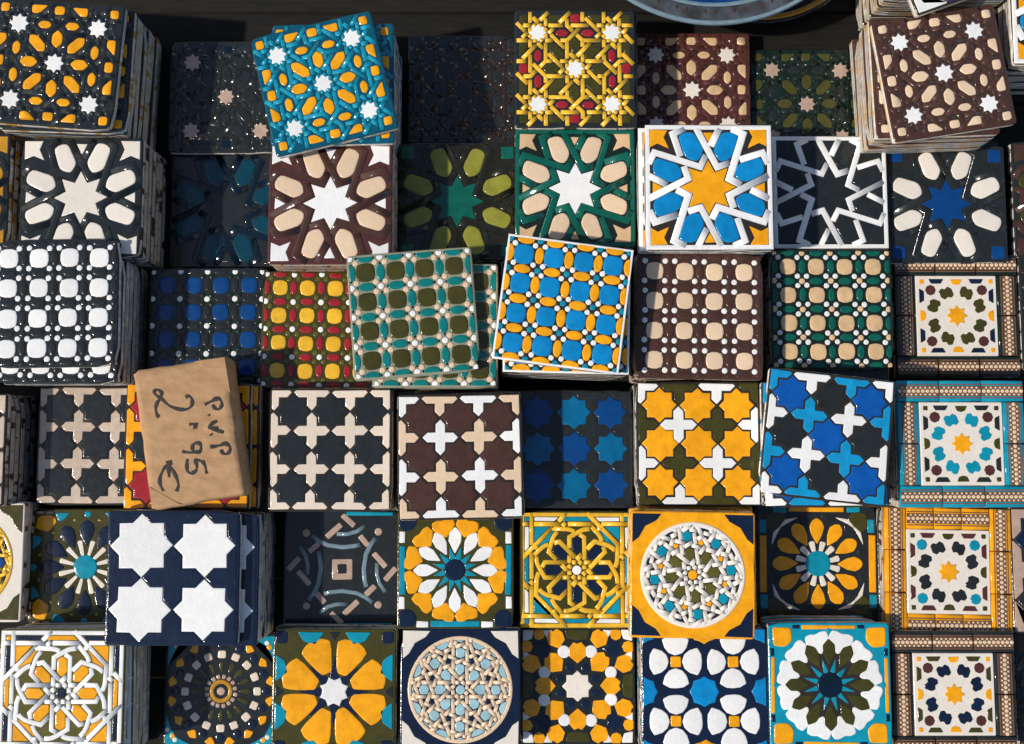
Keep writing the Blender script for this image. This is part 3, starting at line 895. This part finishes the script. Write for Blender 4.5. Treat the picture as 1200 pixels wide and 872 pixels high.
# ---------------------------------------------------------------- the stacks of tiles
# x, y, side, turn (degrees), number of tiles, then how far the lower tiles stand off from the top one (dx, dy) and up to which level
T = .012
POS = {
 'T1':(-0.5252,0.4450,0.1477,-4.4,9,0.0000,0.0000,0),
 'T2':(-0.2134,0.4173,0.1420,14.0,10,0.0051,0.0082,8),
 'T3':(0.0739,0.4486,0.1419,0.0,7,0.0041,0.0014,6),
 'T4':(0.4955,0.4340,0.1427,9.0,9,0.0117,0.0225,2),
 'T5':(0.2217,0.4425,0.1450,0.0,2,0.0000,0.0031,2),
 'T6':(0.3679,0.4307,0.1400,0.0,1,-0.0009,0.0016,1),
 'T7':(-0.3519,0.4371,0.1407,0.0,2,-0.0001,0.0015,1),
 'T8':(-0.0605,0.4514,0.1380,0.0,1,-0.0003,0.0000,0),
 'P0':(-0.6525,0.3021,0.1384,0.0,7,0.0000,0.0000,0),
 'P1':(-0.5000,0.2940,0.1413,0.0,7,0.0000,0.0010,7),
 'P2':(-0.3478,0.2980,0.1429,0.0,1,-0.0018,-0.0001,1),
 'P3':(-0.2100,0.2829,0.1417,0.0,8,0.0017,0.0019,8),
 'P4':(-0.0670,0.3025,0.1453,0.0,3,0.0011,0.0003,3),
 'P5':(0.0740,0.3094,0.1419,0.0,6,0.0026,-0.0001,3),
 'P6':(0.2236,0.3005,0.1461,0.0,9,0.0000,0.0007,7),
 'P7':(0.3846,0.3140,0.1402,0.0,3,0.0000,-0.0207,1),
 'P8':(0.5308,0.3024,0.1447,0.0,2,0.0000,0.0115,1),
 'P9':(0.6909,0.3087,0.1451,0.0,1,0.0001,0.0027,1),
 'D1':(-0.5212,0.1695,0.1473,0.8,8,0.0000,-0.0176,7),
 'D2':(-0.3650,0.1509,0.1397,0.0,3,-0.0005,0.0000,0),
 'D3':(-0.2310,0.1443,0.1402,-1.0,4,0.0043,0.0007,4),
 'D4':(-0.1111,0.1561,0.1417,4.6,9,0.0243,-0.0122,8),
 'D5':(0.0569,0.1649,0.1422,-7.6,10,0.0000,-0.0046,3),
 'D6':(0.2153,0.1595,0.1458,-1.0,7,0.0000,-0.0031,7),
 'D7':(0.3789,0.1697,0.1445,0.0,4,0.0000,-0.0176,3),
 'S0':(-0.6454,0.0035,0.1291,0.0,6,0.0000,0.0015,4),
 'S1':(-0.4906,0.0096,0.1413,0.0,3,-0.0017,-0.0009,3),
 'S2':(-0.3727,0.0074,0.1448,0.0,6,0.0223,-0.0037,3),
 'S3':(-0.2061,0.0034,0.1403,0.0,7,0.0000,0.0000,0),
 'S4':(-0.0583,-0.0042,0.1406,1.2,8,-0.0063,0.0066,5),
 'S5':(0.0729,0.0045,0.1378,0.0,4,0.0005,0.0001,0),
 'S6':(0.2142,0.0064,0.1428,0.0,6,-0.0001,0.0038,6),
 'S7':(0.3545,0.0177,0.1427,-6.5,8,0.0012,-0.0080,7),
 'R0':(-0.6361,-0.1267,0.1365,0.0,4,-0.0041,-0.0001,2),
 'R1':(-0.5048,-0.1353,0.1373,0.0,2,0.0003,0.0005,0),
 'R2':(-0.3769,-0.1382,0.1477,0.0,8,0.0185,-0.0030,7),
 'R3':(-0.2009,-0.1373,0.1403,0.0,2,-0.0003,0.0003,0),
 'R4':(-0.0714,-0.1350,0.1340,0.0,5,0.0063,0.0009,5),
 'R5':(0.0761,-0.1354,0.1345,0.0,4,-0.0006,0.0000,4),
 'R6':(0.2008,-0.1354,0.1392,-1.0,8,0.0105,0.0057,5),
 'R7':(0.3662,-0.1316,0.1438,0.0,1,-0.0003,-0.0008,1),
 'Q1':(-0.5016,-0.2669,0.1413,0.0,7,-0.0002,-0.0061,2),
 'Q2':(-0.3444,-0.2752,0.1353,0.0,1,0.0000,-0.0063,1),
 'Q3':(-0.2025,-0.2708,0.1405,0.0,5,0.0000,-0.0055,2),
 'Q4':(-0.0581,-0.2670,0.1366,0.0,5,-0.0008,-0.0013,5),
 'Q5':(0.0770,-0.2725,0.1350,0.0,2,0.0000,0.0000,0),
 'Q6':(0.2190,-0.2660,0.1444,0.0,5,0.0000,-0.0043,5),
 'Q7':(0.3615,-0.2632,0.1386,0.0,5,0.0000,-0.0093,1),
 'F1':(0.5437,0.1677,0.1521,0.0,1,-0.0001,-0.0009,1),
 'F2':(0.5165,0.0103,0.1467,0.0,6,0.0000,-0.0023,4),
 'F3':(0.5085,-0.1359,0.1499,-1.0,3,0.0031,-0.0033,3),
 'F4':(0.5079,-0.2765,0.1429,0.0,4,0.0000,-0.0079,3),
 'X1':(0.6551,0.5226,0.1471,0.0,8,0.0000,0.0000,0),
 'X2':(0.5056,0.5892,0.1447,20.0,10,0.0000,0.0098,9),
 'X3':(0.6574,-0.1369,0.1459,0.0,3,0.0009,-0.0003,3),
 'X4':(0.6682,-0.2831,0.1413,0.0,1,0.0000,0.0000,0),
 'X5':(0.6938,0.1708,0.1438,0.0,1,0.0000,-0.0027,1),
}
ORD = ['', '', 'second', 'third', 'fourth', 'fifth', 'sixth', 'seventh', 'eighth', 'ninth', 'tenth', 'eleventh', 'twelfth']
# design, label of the top tile, what its stack is called in the labels of the tiles below
TILES = {
 'T1': ('net_black', 'black tile with yellow lozenges and five white stars, top left corner', 'black and yellow star tile at top left'),
 'T2': ('net_blue', 'crooked turquoise tile with yellow lozenges and white stars, topmost of its stack', 'crooked turquoise and yellow star tile'),
 'T3': ('net_yellow', 'tile of yellow interlaced straps with red and dark green cells and white stars', 'yellow strapwork tile with white stars'),
 'T4': ('net_brown', 'tilted brown tile with cream lozenges and white stars, at top right', 'tilted brown and cream star tile'),
 'T5': ('net_maroon', 'low dark maroon tile with tan lozenges, under the rim of the blue bowl', 'low maroon tile below the bowl'),
 'T6': ('net_green', 'very low dark green tile with beige stars, left of the tilted brown tile', 'low dark green star tile'),
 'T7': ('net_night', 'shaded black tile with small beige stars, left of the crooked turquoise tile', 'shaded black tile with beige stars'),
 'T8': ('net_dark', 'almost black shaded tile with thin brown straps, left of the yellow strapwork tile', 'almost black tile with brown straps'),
 'P0': ('rose_gold', 'black and ochre star tile cut off by the left edge, second row', 'black and ochre star tile at the left edge'),
 'P1': ('rose_black', 'black tile with one ivory star and ivory petals, below the black and yellow tile', 'black tile with the ivory star'),
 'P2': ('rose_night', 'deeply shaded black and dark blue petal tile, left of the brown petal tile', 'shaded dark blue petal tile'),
 'P3': ('rose_brown', 'brown tile with one white star and cream petals, below the crooked turquoise tile', 'brown tile with the white star'),
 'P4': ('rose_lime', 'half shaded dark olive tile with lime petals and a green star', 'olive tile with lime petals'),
 'P5': ('rose_green', 'tile with green straps, cream petals and one white star, below the yellow strapwork tile', 'green strap tile with the white star'),
 'P6': ('rose_blue', 'white strap tile with blue petals and one yellow star', 'white, blue and yellow star tile'),
 'P7': ('rose_line', 'black tile drawn with white straps only, right of the blue petal tile', 'black tile with white straps'),
 'P8': ('rose_white', 'black tile with ivory petals and one dark blue star, under the tilted brown tile', 'black tile with the dark blue star'),
 'P9': ('rose_umber', 'low black and brown tile cut off by the right edge, second row', 'low black and brown tile at the right edge'),
 'D1': ('dots_white', 'black tile with a grid of white rounded squares, at the left edge', 'black tile with white rounded squares'),
 'D2': ('dots_night', 'low black tile with a grid of deep blue squares, above the paper parcel', 'low black tile with deep blue squares'),
 'D3': ('dots_red', 'tile with yellow rounded squares and dark red ovals', 'yellow and red dotted tile'),
 'D4': ('dots_teal', 'slightly turned cream tile with teal ovals and dark olive squares', 'teal and olive dotted tile'),
 'D5': ('dots_blue', 'turned white tile with bright blue squares and yellow ovals', 'blue and yellow dotted tile'),
 'D6': ('dots_brown', 'brown tile with a grid of cream rounded squares', 'brown tile with cream rounded squares'),
 'D7': ('dots_green', 'dark green tile with a grid of tan rounded squares', 'green tile with tan rounded squares'),
 'S0': ('cross_plain', 'tile almost wholly beyond the left edge, top of the stack left of the beige crosses', 'tile beyond the left edge beside the beige crosses'),
 'S1': ('cross_plain', 'half shaded tile with black stars and beige crosses, left of the paper parcel', 'black star tile left of the parcel'),
 'S2': ('cross_red', 'yellow tile with red and black stars lying under the paper parcel', 'yellow tile under the paper parcel'),
 'S3': ('cross_black', 'tile with nine black stars and ivory crosses, right of the paper parcel', 'tile with nine black stars right of the parcel'),
 'S4': ('cross_brown', 'tile with nine brown stars and white and cream crosses', 'tile with nine brown stars'),
 'S5': ('cross_night', 'half shaded black tile with dark blue and turquoise stars', 'dark tile with blue stars'),
 'S6': ('cross_gold', 'tile with nine yellow stars and olive and white crosses', 'tile with nine yellow stars'),
 'S7': ('cross_blue', 'turned tile with cobalt and black stars, white and light blue crosses', 'turned cobalt and black star tile'),
 'R0': ('wheel_left', 'ivory tile with a yellow strapwork roundel, cut off by the left edge', 'ivory roundel tile at the left edge'),
 'R1': ('fl_navy', 'tile with a navy petalled flower round a turquoise dome, left of the large white stars', 'tile with the navy flower'),
 'R2': ('cross_navy', 'navy tile with four large white stars', 'navy tile with four white stars'),
 'R3': ('knot', 'low shaded black tile with beige bars and steel blue arcs', 'low black tile with beige bars'),
 'R4': ('fl_white', 'tile with a white petalled flower ringed in yellow round a navy centre', 'white and yellow flower tile'),
 'R5': ('sq_gold', 'square of yellow interlaced straps with navy lozenges and a white centre', 'yellow square strapwork tile'),
 'R6': ('wheel_gold', 'yellow tile with navy corners and an ivory strapwork roundel', 'yellow tile with the ivory roundel'),
 'R7': ('fl_yellow', 'black tile with a yellow petalled flower round a blue centre', 'black tile with the yellow flower'),
 'Q1': ('sq_white', 'tile of white interlaced straps with yellow lozenges, bottom left corner', 'white strapwork tile at bottom left'),
 'Q2': ('beads', 'low shaded black tile with rings of ivory beads', 'low black tile with ivory beads'),
 'Q3': ('sun8', 'tile with eight broad yellow petals round a white star', 'tile with eight broad yellow petals'),
 'Q4': ('wheel_cream', 'navy tile with cream corners and a cream and pale blue roundel', 'navy tile with the cream roundel'),
 'Q5': ('mosaic', 'tile of yellow hexagons and white discs round an ivory star, half shaded', 'yellow hexagon mosaic tile'),
 'Q6': ('fans', 'navy tile with white fans, yellow squares and a blue octagon', 'navy tile with white fans'),
 'Q7': ('fl_olive', 'tile with an olive petalled flower ringed in white, with yellow corners', 'olive and white flower tile'),
 'X1': ('rose_blue', 'white and blue tile cut off by the right edge, at the top right corner', 'white and blue tile at the top right corner'),
 'X2': ('cross_purple', 'white and purple tile cut off by the top edge, above the tilted brown tile', 'white and purple tile at the top edge'),
 'X3': ('cross_shade', 'beige and black tile cut off by the right edge, beside the yellow framed panel', 'beige and black tile at the right edge'),
 'X4': ('rose_umber', 'low dark tile cut off by the right edge, beside the lowest framed panel', 'low dark tile at the lower right edge'),
 'X5': ('net_dark', 'low dark tile cut off by the right edge, beside the green framed panel', 'low dark tile beside the green panel'),
}
# stacks whose second tile lies askew, so that its pattern shows: dx, dy, turn
SECOND = {'T1': (.009, -.002, -2), 'T2': (.0075, .004, 1), 'T4': (-.006, .001, 2), 'P6': (-.0065, .0005, 0), 'D1': (.008, -.004, 0), 'D4': (.018, -.012, -1), 'D5': (.005, -.006, -1.5),
          'S7': (.005, -.006, 0), 'R2': (.008, 0, 0), 'Q1': (.005, -.001, 1), 'S2': (.007, 0, 0)}
def side_under(k, key, x, y, size, turn, n, bx, by, m):
    design, label, short = key
    for lv in range(1, n):
        jx, jy, jr = rnd.uniform(-.0016, .0016), rnd.uniform(-.0016, .0016), rnd.uniform(-.8, .8)
        z = (lv - 1) * T
        place = n - lv + 1
        text = '%s tile down under the %s' % (ORD[place], short)
        grp = 'tiles stacked under the ' + short
        sx, sy, sr = SECOND.get(k, (0, 0, turn if abs(turn) < 3 else 0))
        if lv <= m: px, py, pr = x + bx, y + by, 0
        else: px, py, pr = x + sx, y + sy, sr
        if lv <= m: jx *= .3; jy *= .3; jr *= .25
        if lv == n - 1 and k in SECOND:
            make_tile(design, size, (px, py, z), radians(pr), text, grp)
        else:
            lower_tile(design, size * (.99 if lv <= m else 1), (px + jx, py + jy, z), radians(pr + jr + 90 * rnd.randrange(4)), text, grp)
for k, (design, label, short) in TILES.items():
    x, y, size, turn, n, bx, by, m = POS[k]
    size = round(size, 3)
    side_under(k, TILES[k], x, y, size, turn, n, bx, by, m)
    if m >= n: x, y = x + bx, y + by
    make_tile(design, size, (x, y, (n - 1) * T), radians(turn), label)

# ---------------------------------------------------------------- framed panels down the right side
PANELS = {
 'F1': ('panel_olive', 'darkgreen', 'sienna', 'cream', 'framed panel with dark green border and olive leaves, uppermost of the four panels', 'dark green framed panel', 0),
 'F2': ('panel_turq', 'turq', 'sienna', 'cream', 'framed panel with turquoise border and turquoise leaves', 'turquoise framed panel', 0),
 'F3': ('panel_black', 'yellow', 'sienna', 'cream', 'framed panel with yellow border and black leaves', 'yellow framed panel', 1),
 'F4': ('panel_navy', 'black', 'sienna', 'cream', 'framed panel with black border and navy leaves, lowest of the four panels', 'black framed panel', 0),
}
def border_tile(root, cx, cy, L, W, along_x, band, stripe, bead):
    """one border strip with its bead row"""
    hx, hy = (L, W) if along_x else (W, L)
    def rr(i, z):
        return ([(cx - hx + i, cy - hy + i), (cx + hx - i, cy - hy + i), (cx + hx - i, cy + hy - i), (cx - hx + i, cy + hy - i)], z)
    o = link_mesh('border_tile', rings_mesh('border_tile', [rr(.0004, .002), rr(.0002, .009), rr(.0006, .0108), rr(.0014, .0114)], [glaze(band)]), root)
    sw = W * .48
    sx, sy = (L - .0005, sw) if along_x else (sw, L - .0005)
    V, Fc = pillow([(cx - sx, cy - sy), (cx + sx, cy - sy), (cx + sx, cy + sy), (cx - sx, cy + sy)], 1, .0005, .0004, .0114)
    link_mesh('bead_stripe', to_mesh('bead_stripe', V, Fc, [glaze(stripe)]), o)
    n = max(2, round(2 * L / .0054)); V = []; Fc = []
    for i in range(n):
        t = -L + (i + .5) * 2 * L / n
        for off, r in ((0, .0023), (.66, .0013), (-.66, .0013)):
            u, v = (cx + t + (L / n if off else 0), cy + off * sw) if along_x else (cx + off * sw, cy + t + (L / n if off else 0))
            if off and i == n - 1: continue
            a, b = pillow(ell(u, v, r, n=6), 1, .0007, .0008, .0119)
            q = len(V); V += a; Fc += [tuple(j + q for j in f) for f in b]
    tag(link_mesh('beads', to_mesh('beads', V, Fc, [glaze(bead)]), o), kind='stuff')
    for sgn in (-1, 1):      # thin pale fillets beside the stripe
        lo = sgn * W * .62
        u0 = [(-L + .0006, lo - .0007), (L - .0006, lo - .0007), (L - .0006, lo + .0007), (-L + .0006, lo + .0007)]
        p = [(cx + a, cy + b) for a, b in u0] if along_x else [(cx + b, cy + a) for a, b in u0][::-1]
        V, Fc = pillow(p, 1, .0004, .0003, .0114)
        link_mesh('fillet', to_mesh('fillet', V, Fc, [glaze(stripe)]), o)
for k, (design, band, stripe, bead, label, short, tall) in PANELS.items():
    x, y, size, turn, n, bx, by, m = POS[k]
    if m >= n: x, y = x + bx, y + by
    size = round(size, 3); S = size / 2
    for lv in range(1, n):
        lower_tile('cross_plain', round(size * .985, 3), (x + rnd.uniform(-.001, .001), y + rnd.uniform(-.001, .001), (lv - 1) * T), radians(rnd.uniform(-.4, .4)),
                   '%s tile down under the %s' % (ORD[n - lv + 1], short), 'tiles stacked under the ' + short)
    root = empty('framed_tile_panel', (x, y, (n - 1) * T), radians(turn))
    tag(root, label, 'tile panel')
    bd = [[(-S + i, -S + i), (S - i, -S + i), (S - i, S - i), (-S + i, S - i)] for i in (.001, .001)]
    link_mesh('backing_board', rings_mesh('backing_board', [(bd[0], 0), (bd[1], .0019)], [edge_mat('tan', 'brown')]), root)
    c = .655
    ct = link_mesh('centre_tile', rings_mesh('centre_tile', [(square_ring(S * c - .0006, .001), .002), (square_ring(S * c - .0003, .001), .0098), (square_ring(S * c - .0012, .001), Z0)], [glaze('ivory')]), root)
    small = {}
    for it in DESIGNS[design]().items:
        V, Fc = pillow(it[3], S * c * .98, it[4], it[5])
        ext = max(max(v[q] for v in V) - min(v[q] for v in V) for q in (0, 1))
        if ext < .0078:
            b = small.setdefault((it[0], it[1]), ([], [])); o = len(b[0])
            b[0].extend(V); b[1].extend(tuple(i + o for i in f) for f in Fc)
        else: link_mesh(it[0], to_mesh(it[0], V, Fc, [glaze(it[1])]), ct)
    for (name, col), (V, Fc) in small.items():
        tag(link_mesh(name + 's', to_mesh(name + 's', V, Fc, [glaze(col)]), ct), kind='stuff')
    a = (c + .99) / 2 * S; W = (.99 - c) / 2 * S
    ends = (.99 * S, c * S) if not tall else (c * S, .99 * S)
    for along, half, parts in ((True, ends[0], 3), (False, ends[1], 3 if tall else 2)):
        for sgn in (-1, 1):
            for i in range(parts):
                L = half / parts
                t = -half + (2 * i + 1) * L
                border_tile(root, t if along else sgn * a, sgn * a if along else t, L - .0003, W, along, band, stripe, bead)

# ---------------------------------------------------------------- the paper parcel with the price
bx0, by0, bz0 = -.3593, .0222, .072
parcel = empty('price_parcel', (bx0, by0, bz0), radians(9.6))
tag(parcel, 'small brown paper parcel with a handwritten price, lying on a yellow tile', 'parcel')
def round_rect(hx, hy, c, n=9):
    out = []
    for cx, cy, a0 in ((hx - c, hy - c, 0), (-hx + c, hy - c, pi / 2), (-hx + c, -hy + c, pi), (hx - c, -hy + c, 1.5 * pi)):
        for q in range(5):
            out.append((cx + c * cos(a0 + q * pi / 8), cy + c * sin(a0 + q * pi / 8)))
    res = []
    for i in range(len(out)):
        p, q = out[i], out[(i + 1) % len(out)]
        l = hypot(q[0] - p[0], q[1] - p[1]); s = max(1, round(l / .012))
        res += [(p[0] + (q[0] - p[0]) * j / s, p[1] + (q[1] - p[1]) * j / s) for j in range(s)]
    return res
prn = random.Random(11)
base = round_rect(.0535, .0790, .006)
wob = [prn.uniform(-.0009, .0009) for _ in base]
ringset = []
for ins, z in ((.0030, 0.0), (.0004, .002), (0, .012), (-.0004, .020), (.0004, .0285), (.0018, .0335), (.0046, .0355), (.0110, .0360)):
    r = []
    for i, (px, py) in enumerate(base):
        l = hypot(px, py)
        f = 1 - (ins + wob[i] * (1 if z < .034 else .2)) / l
        r.append((px * f, py * f))
    ringset.append((r, z))
link_mesh('paper_wrap', rings_mesh('paper_wrap', ringset, [PAPER]), parcel)
def sheet(name, pts, z, th, mat):
    n = len(pts)
    if area(pts) < 0: pts = pts[::-1]
    V = [(a, b, z) for a, b in pts] + [(a, b, z + th) for a, b in pts]
    Fc = [tuple(range(n - 1, -1, -1)), tuple(range(n, 2 * n))] + [(i, (i + 1) % n, n + (i + 1) % n, n + i) for i in range(n)]
    return link_mesh(name, to_mesh(name, V, Fc, [mat], None, False), parcel)
sheet('paper_fold', [(.018, .0775), (.0515, .0765), (.0520, .036)], .0360, .0006, PAPER)
sheet('paper_fold', [(-.0515, -.0765), (-.020, -.0770), (-.0515, -.052)], .0360, .0006, PAPER)
STROKES = {
 '2': [[(-4.3, 39.1), (-1.2, 40.8), (2.4, 37.8), (3.0, 31.2), (-2.0, 26.3), (-11.3, 26.0), (-22.2, 30.0), (-30.5, 37.1), (-36.3, 41.0), (-39.4, 44.5), (-38.0, 47.4), (-34.0, 47.2), (-31.2, 43.5), (-32.8, 38.1), (-36.1, 32.7), (-37.3, 26.3), (-35.7, 19.9), (-33.1, 17.0)]],
 "'": [[(0.4, 9.1), (5.8, 9.6), (10.2, 8.9)], [(6.3, 9.1), (7.4, 4.2)]],
 '9': [[(13.5, -20.9), (14.3, -16.0), (12.5, -12.1), (8.3, -11.4), (5.0, -14.3), (5.1, -18.7), (8.3, -21.4), (12.7, -20.9), (14.3, -17.3)], [(13.5, -20.9), (3.2, -22.1), (-6.6, -20.9)]],
 '5': [[(16.2, -31.4), (19.3, -37.2), (21.2, -45.5)], [(16.7, -31.9), (8.8, -30.4), (10.2, -36.8), (9.4, -41.6), (4.8, -44.8), (0.4, -43.1), (-1.0, -37.2), (-0.5, -29.0)]],
 'E': [[(-11.7, -64.9), (-9.7, -58.1), (-12.2, -49.4), (-16.5, -41.6), (-20.3, -36.8), (-25.2, -38.7), (-28.9, -45.3), (-30.6, -53.3), (-28.4, -60.5), (-25.9, -64.4)], [(-23.4, -31.4), (-21.8, -37.2), (-20.6, -44.0), (-20.2, -49.4)], [(-19.5, -30.4), (-18.4, -34.3), (-21.9, -32.4)]],
 'P': [[(17.0, 31.2), (23.6, 34.6), (30.9, 37.6), (34.5, 38.1)], [(24.8, 34.1), (27.7, 37.6), (32.6, 37.6), (35.8, 34.1), (35.7, 29.2), (32.4, 26.0), (28.4, 27.3), (25.9, 31.2)]],
 '.': [[(21.7, 20.4), (23.0, 18.4)]],
 'V': [[(31.5, 13.0), (26.6, 10.6), (22.6, 5.7), (29.2, 3.3), (39.1, 0.3)], [(22.6, 5.7), (32.9, 5.7)]],
 '.2': [[(24.5, -1.2), (25.7, -3.1)]],
 'P2': [[(24.1, -15.8), (32.1, -14.8), (40.2, -12.9), (44.6, -13.4)], [(35.8, -14.3), (38.2, -11.9), (43.1, -12.4), (46.4, -16.3), (45.7, -21.2), (42.4, -23.6), (38.4, -22.6), (36.4, -18.7)]],
}
ca, sa = cos(-radians(9.6)), sin(-radians(9.6))
names = {'2': 'digit', '9': 'digit', '5': 'digit', "'": 'apostrophe', 'E': 'euro_sign', 'P': 'letter', 'V': 'letter', 'P2': 'letter', '.': 'full_stop', '.2': 'full_stop'}
for g, lines in STROKES.items():
    V = []; Fc = []
    for ln in lines:
        pts = [(a / 1000 * ca - b / 1000 * sa, a / 1000 * sa + b / 1000 * ca) for a, b in ln]
        fine = []
        for i in range(len(pts) - 1):      # smooth the pen line
            p0, p1, p2, p3 = pts[max(i - 1, 0)], pts[i], pts[i + 1], pts[min(i + 2, len(pts) - 1)]
            for q in range(5):
                t = q / 5
                fine.append(tuple(.5 * (2 * p1[d] + (p2[d] - p0[d]) * t + (2 * p0[d] - 5 * p1[d] + 4 * p2[d] - p3[d]) * t * t + (3 * p1[d] - p0[d] - 3 * p2[d] + p3[d]) * t ** 3) for d in (0, 1)))
        fine.append(pts[-1])
        fine = clean(fine)
        ph = prn.uniform(0, 6)
        v, f = ribbon(fine, 1, .0018, .00012, .0361, [1 + .28 * sin(ph + i * .55) + prn.uniform(-.08, .08) for i in range(len(fine))])
        q = len(V); V += v; Fc += [tuple(j + q for j in t) for t in f]
    link_mesh(names[g], to_mesh(names[g], V, Fc, [INK]), parcel)

# ---------------------------------------------------------------- crockery at the top edge
def lathe(name, prof, mat, parent, seg=96):
    V = []; Fc = []; m = len(prof)
    for i in range(seg):
        a = 2 * pi * i / seg
        V += [(r * cos(a), r * sin(a), z) for r, z in prof]
    for i in range(seg):
        j = (i + 1) % seg
        Fc += [(i * m + k, j * m + k, j * m + k + 1, i * m + k + 1) for k in range(m - 1)]
    return link_mesh(name, to_mesh(name, V, Fc, [mat]), parent)
plate = empty('dinner_plate', (.312, .672, 0))
tag(plate, 'dark plate with ochre rings, half hidden under the blue bowl', 'plate')
lathe('plate_body', [(0.0, .0), (.075, .0), (.080, .004), (.138, .017), (.140, .0185), (.137, .0195), (.085, .0085), (.0, .0080)], glaze('black'), plate)
for r in (.132, .114, .098):
    z = .0085 + (r - .085) / .052 * .011
    lathe('painted_ring', [(r - .0035, z - .0009), (r - .003, z + .0003), (r + .003, z + .0016), (r + .0035, z + .0002)], glaze('ochre'), plate)
bowl = empty('serving_bowl', (.2386, .6887, .0088))
tag(bowl, 'large blue glazed bowl with patterned pale rim, cut off by the top edge', 'bowl')
RIM = plain('painted_rim', (.085, .10, .12), (.025, .02, .014), .25, 45)
lathe('bowl_wall', [(0, 0), (.068, 0), (.070, .006), (.105, .030), (.150, .062), (.176, .0745), (.1885, .0775), (.1905, .0795), (.1890, .0812)], glaze('steel'), bowl)
lathe('rim_band', [(.1890, .0812), (.184, .0808), (.174, .0795), (.1665, .0780)], RIM, bowl)
lathe('white_line', [(.1668, .0779), (.1655, .0786), (.1630, .0778), (.1610, .0760)], glaze('steel'), bowl)
lathe('basin', [(.1612, .0759), (.150, .068), (.120, .046), (.085, .024), (.050, .012), (0, .009)], glaze('deepblue'), bowl)
lathe('painted_ring', [(.1520, .0685), (.1505, .0692), (.1480, .0675), (.1465, .0655)], glaze('paleblue'), bowl)
lathe('painted_ring', [(.1895, .0818), (.1880, .0822), (.1862, .0818), (.1850, .0808)], glaze('steel'), bowl)
V = []; Fc = []
for i in range(64):
    a, b = pillow(petal(.1700, .1820, .0026, 2 * pi * i / 64 + (.03 if i % 2 else 0), 'round'), 1, .0009, .0008, .0792)
    q = len(V); V += a; Fc += [tuple(j + q for j in f) for f in b]
tag(link_mesh('painted_leaves', to_mesh('painted_leaves', V, Fc, [glaze('brown')]), bowl), kind='stuff')
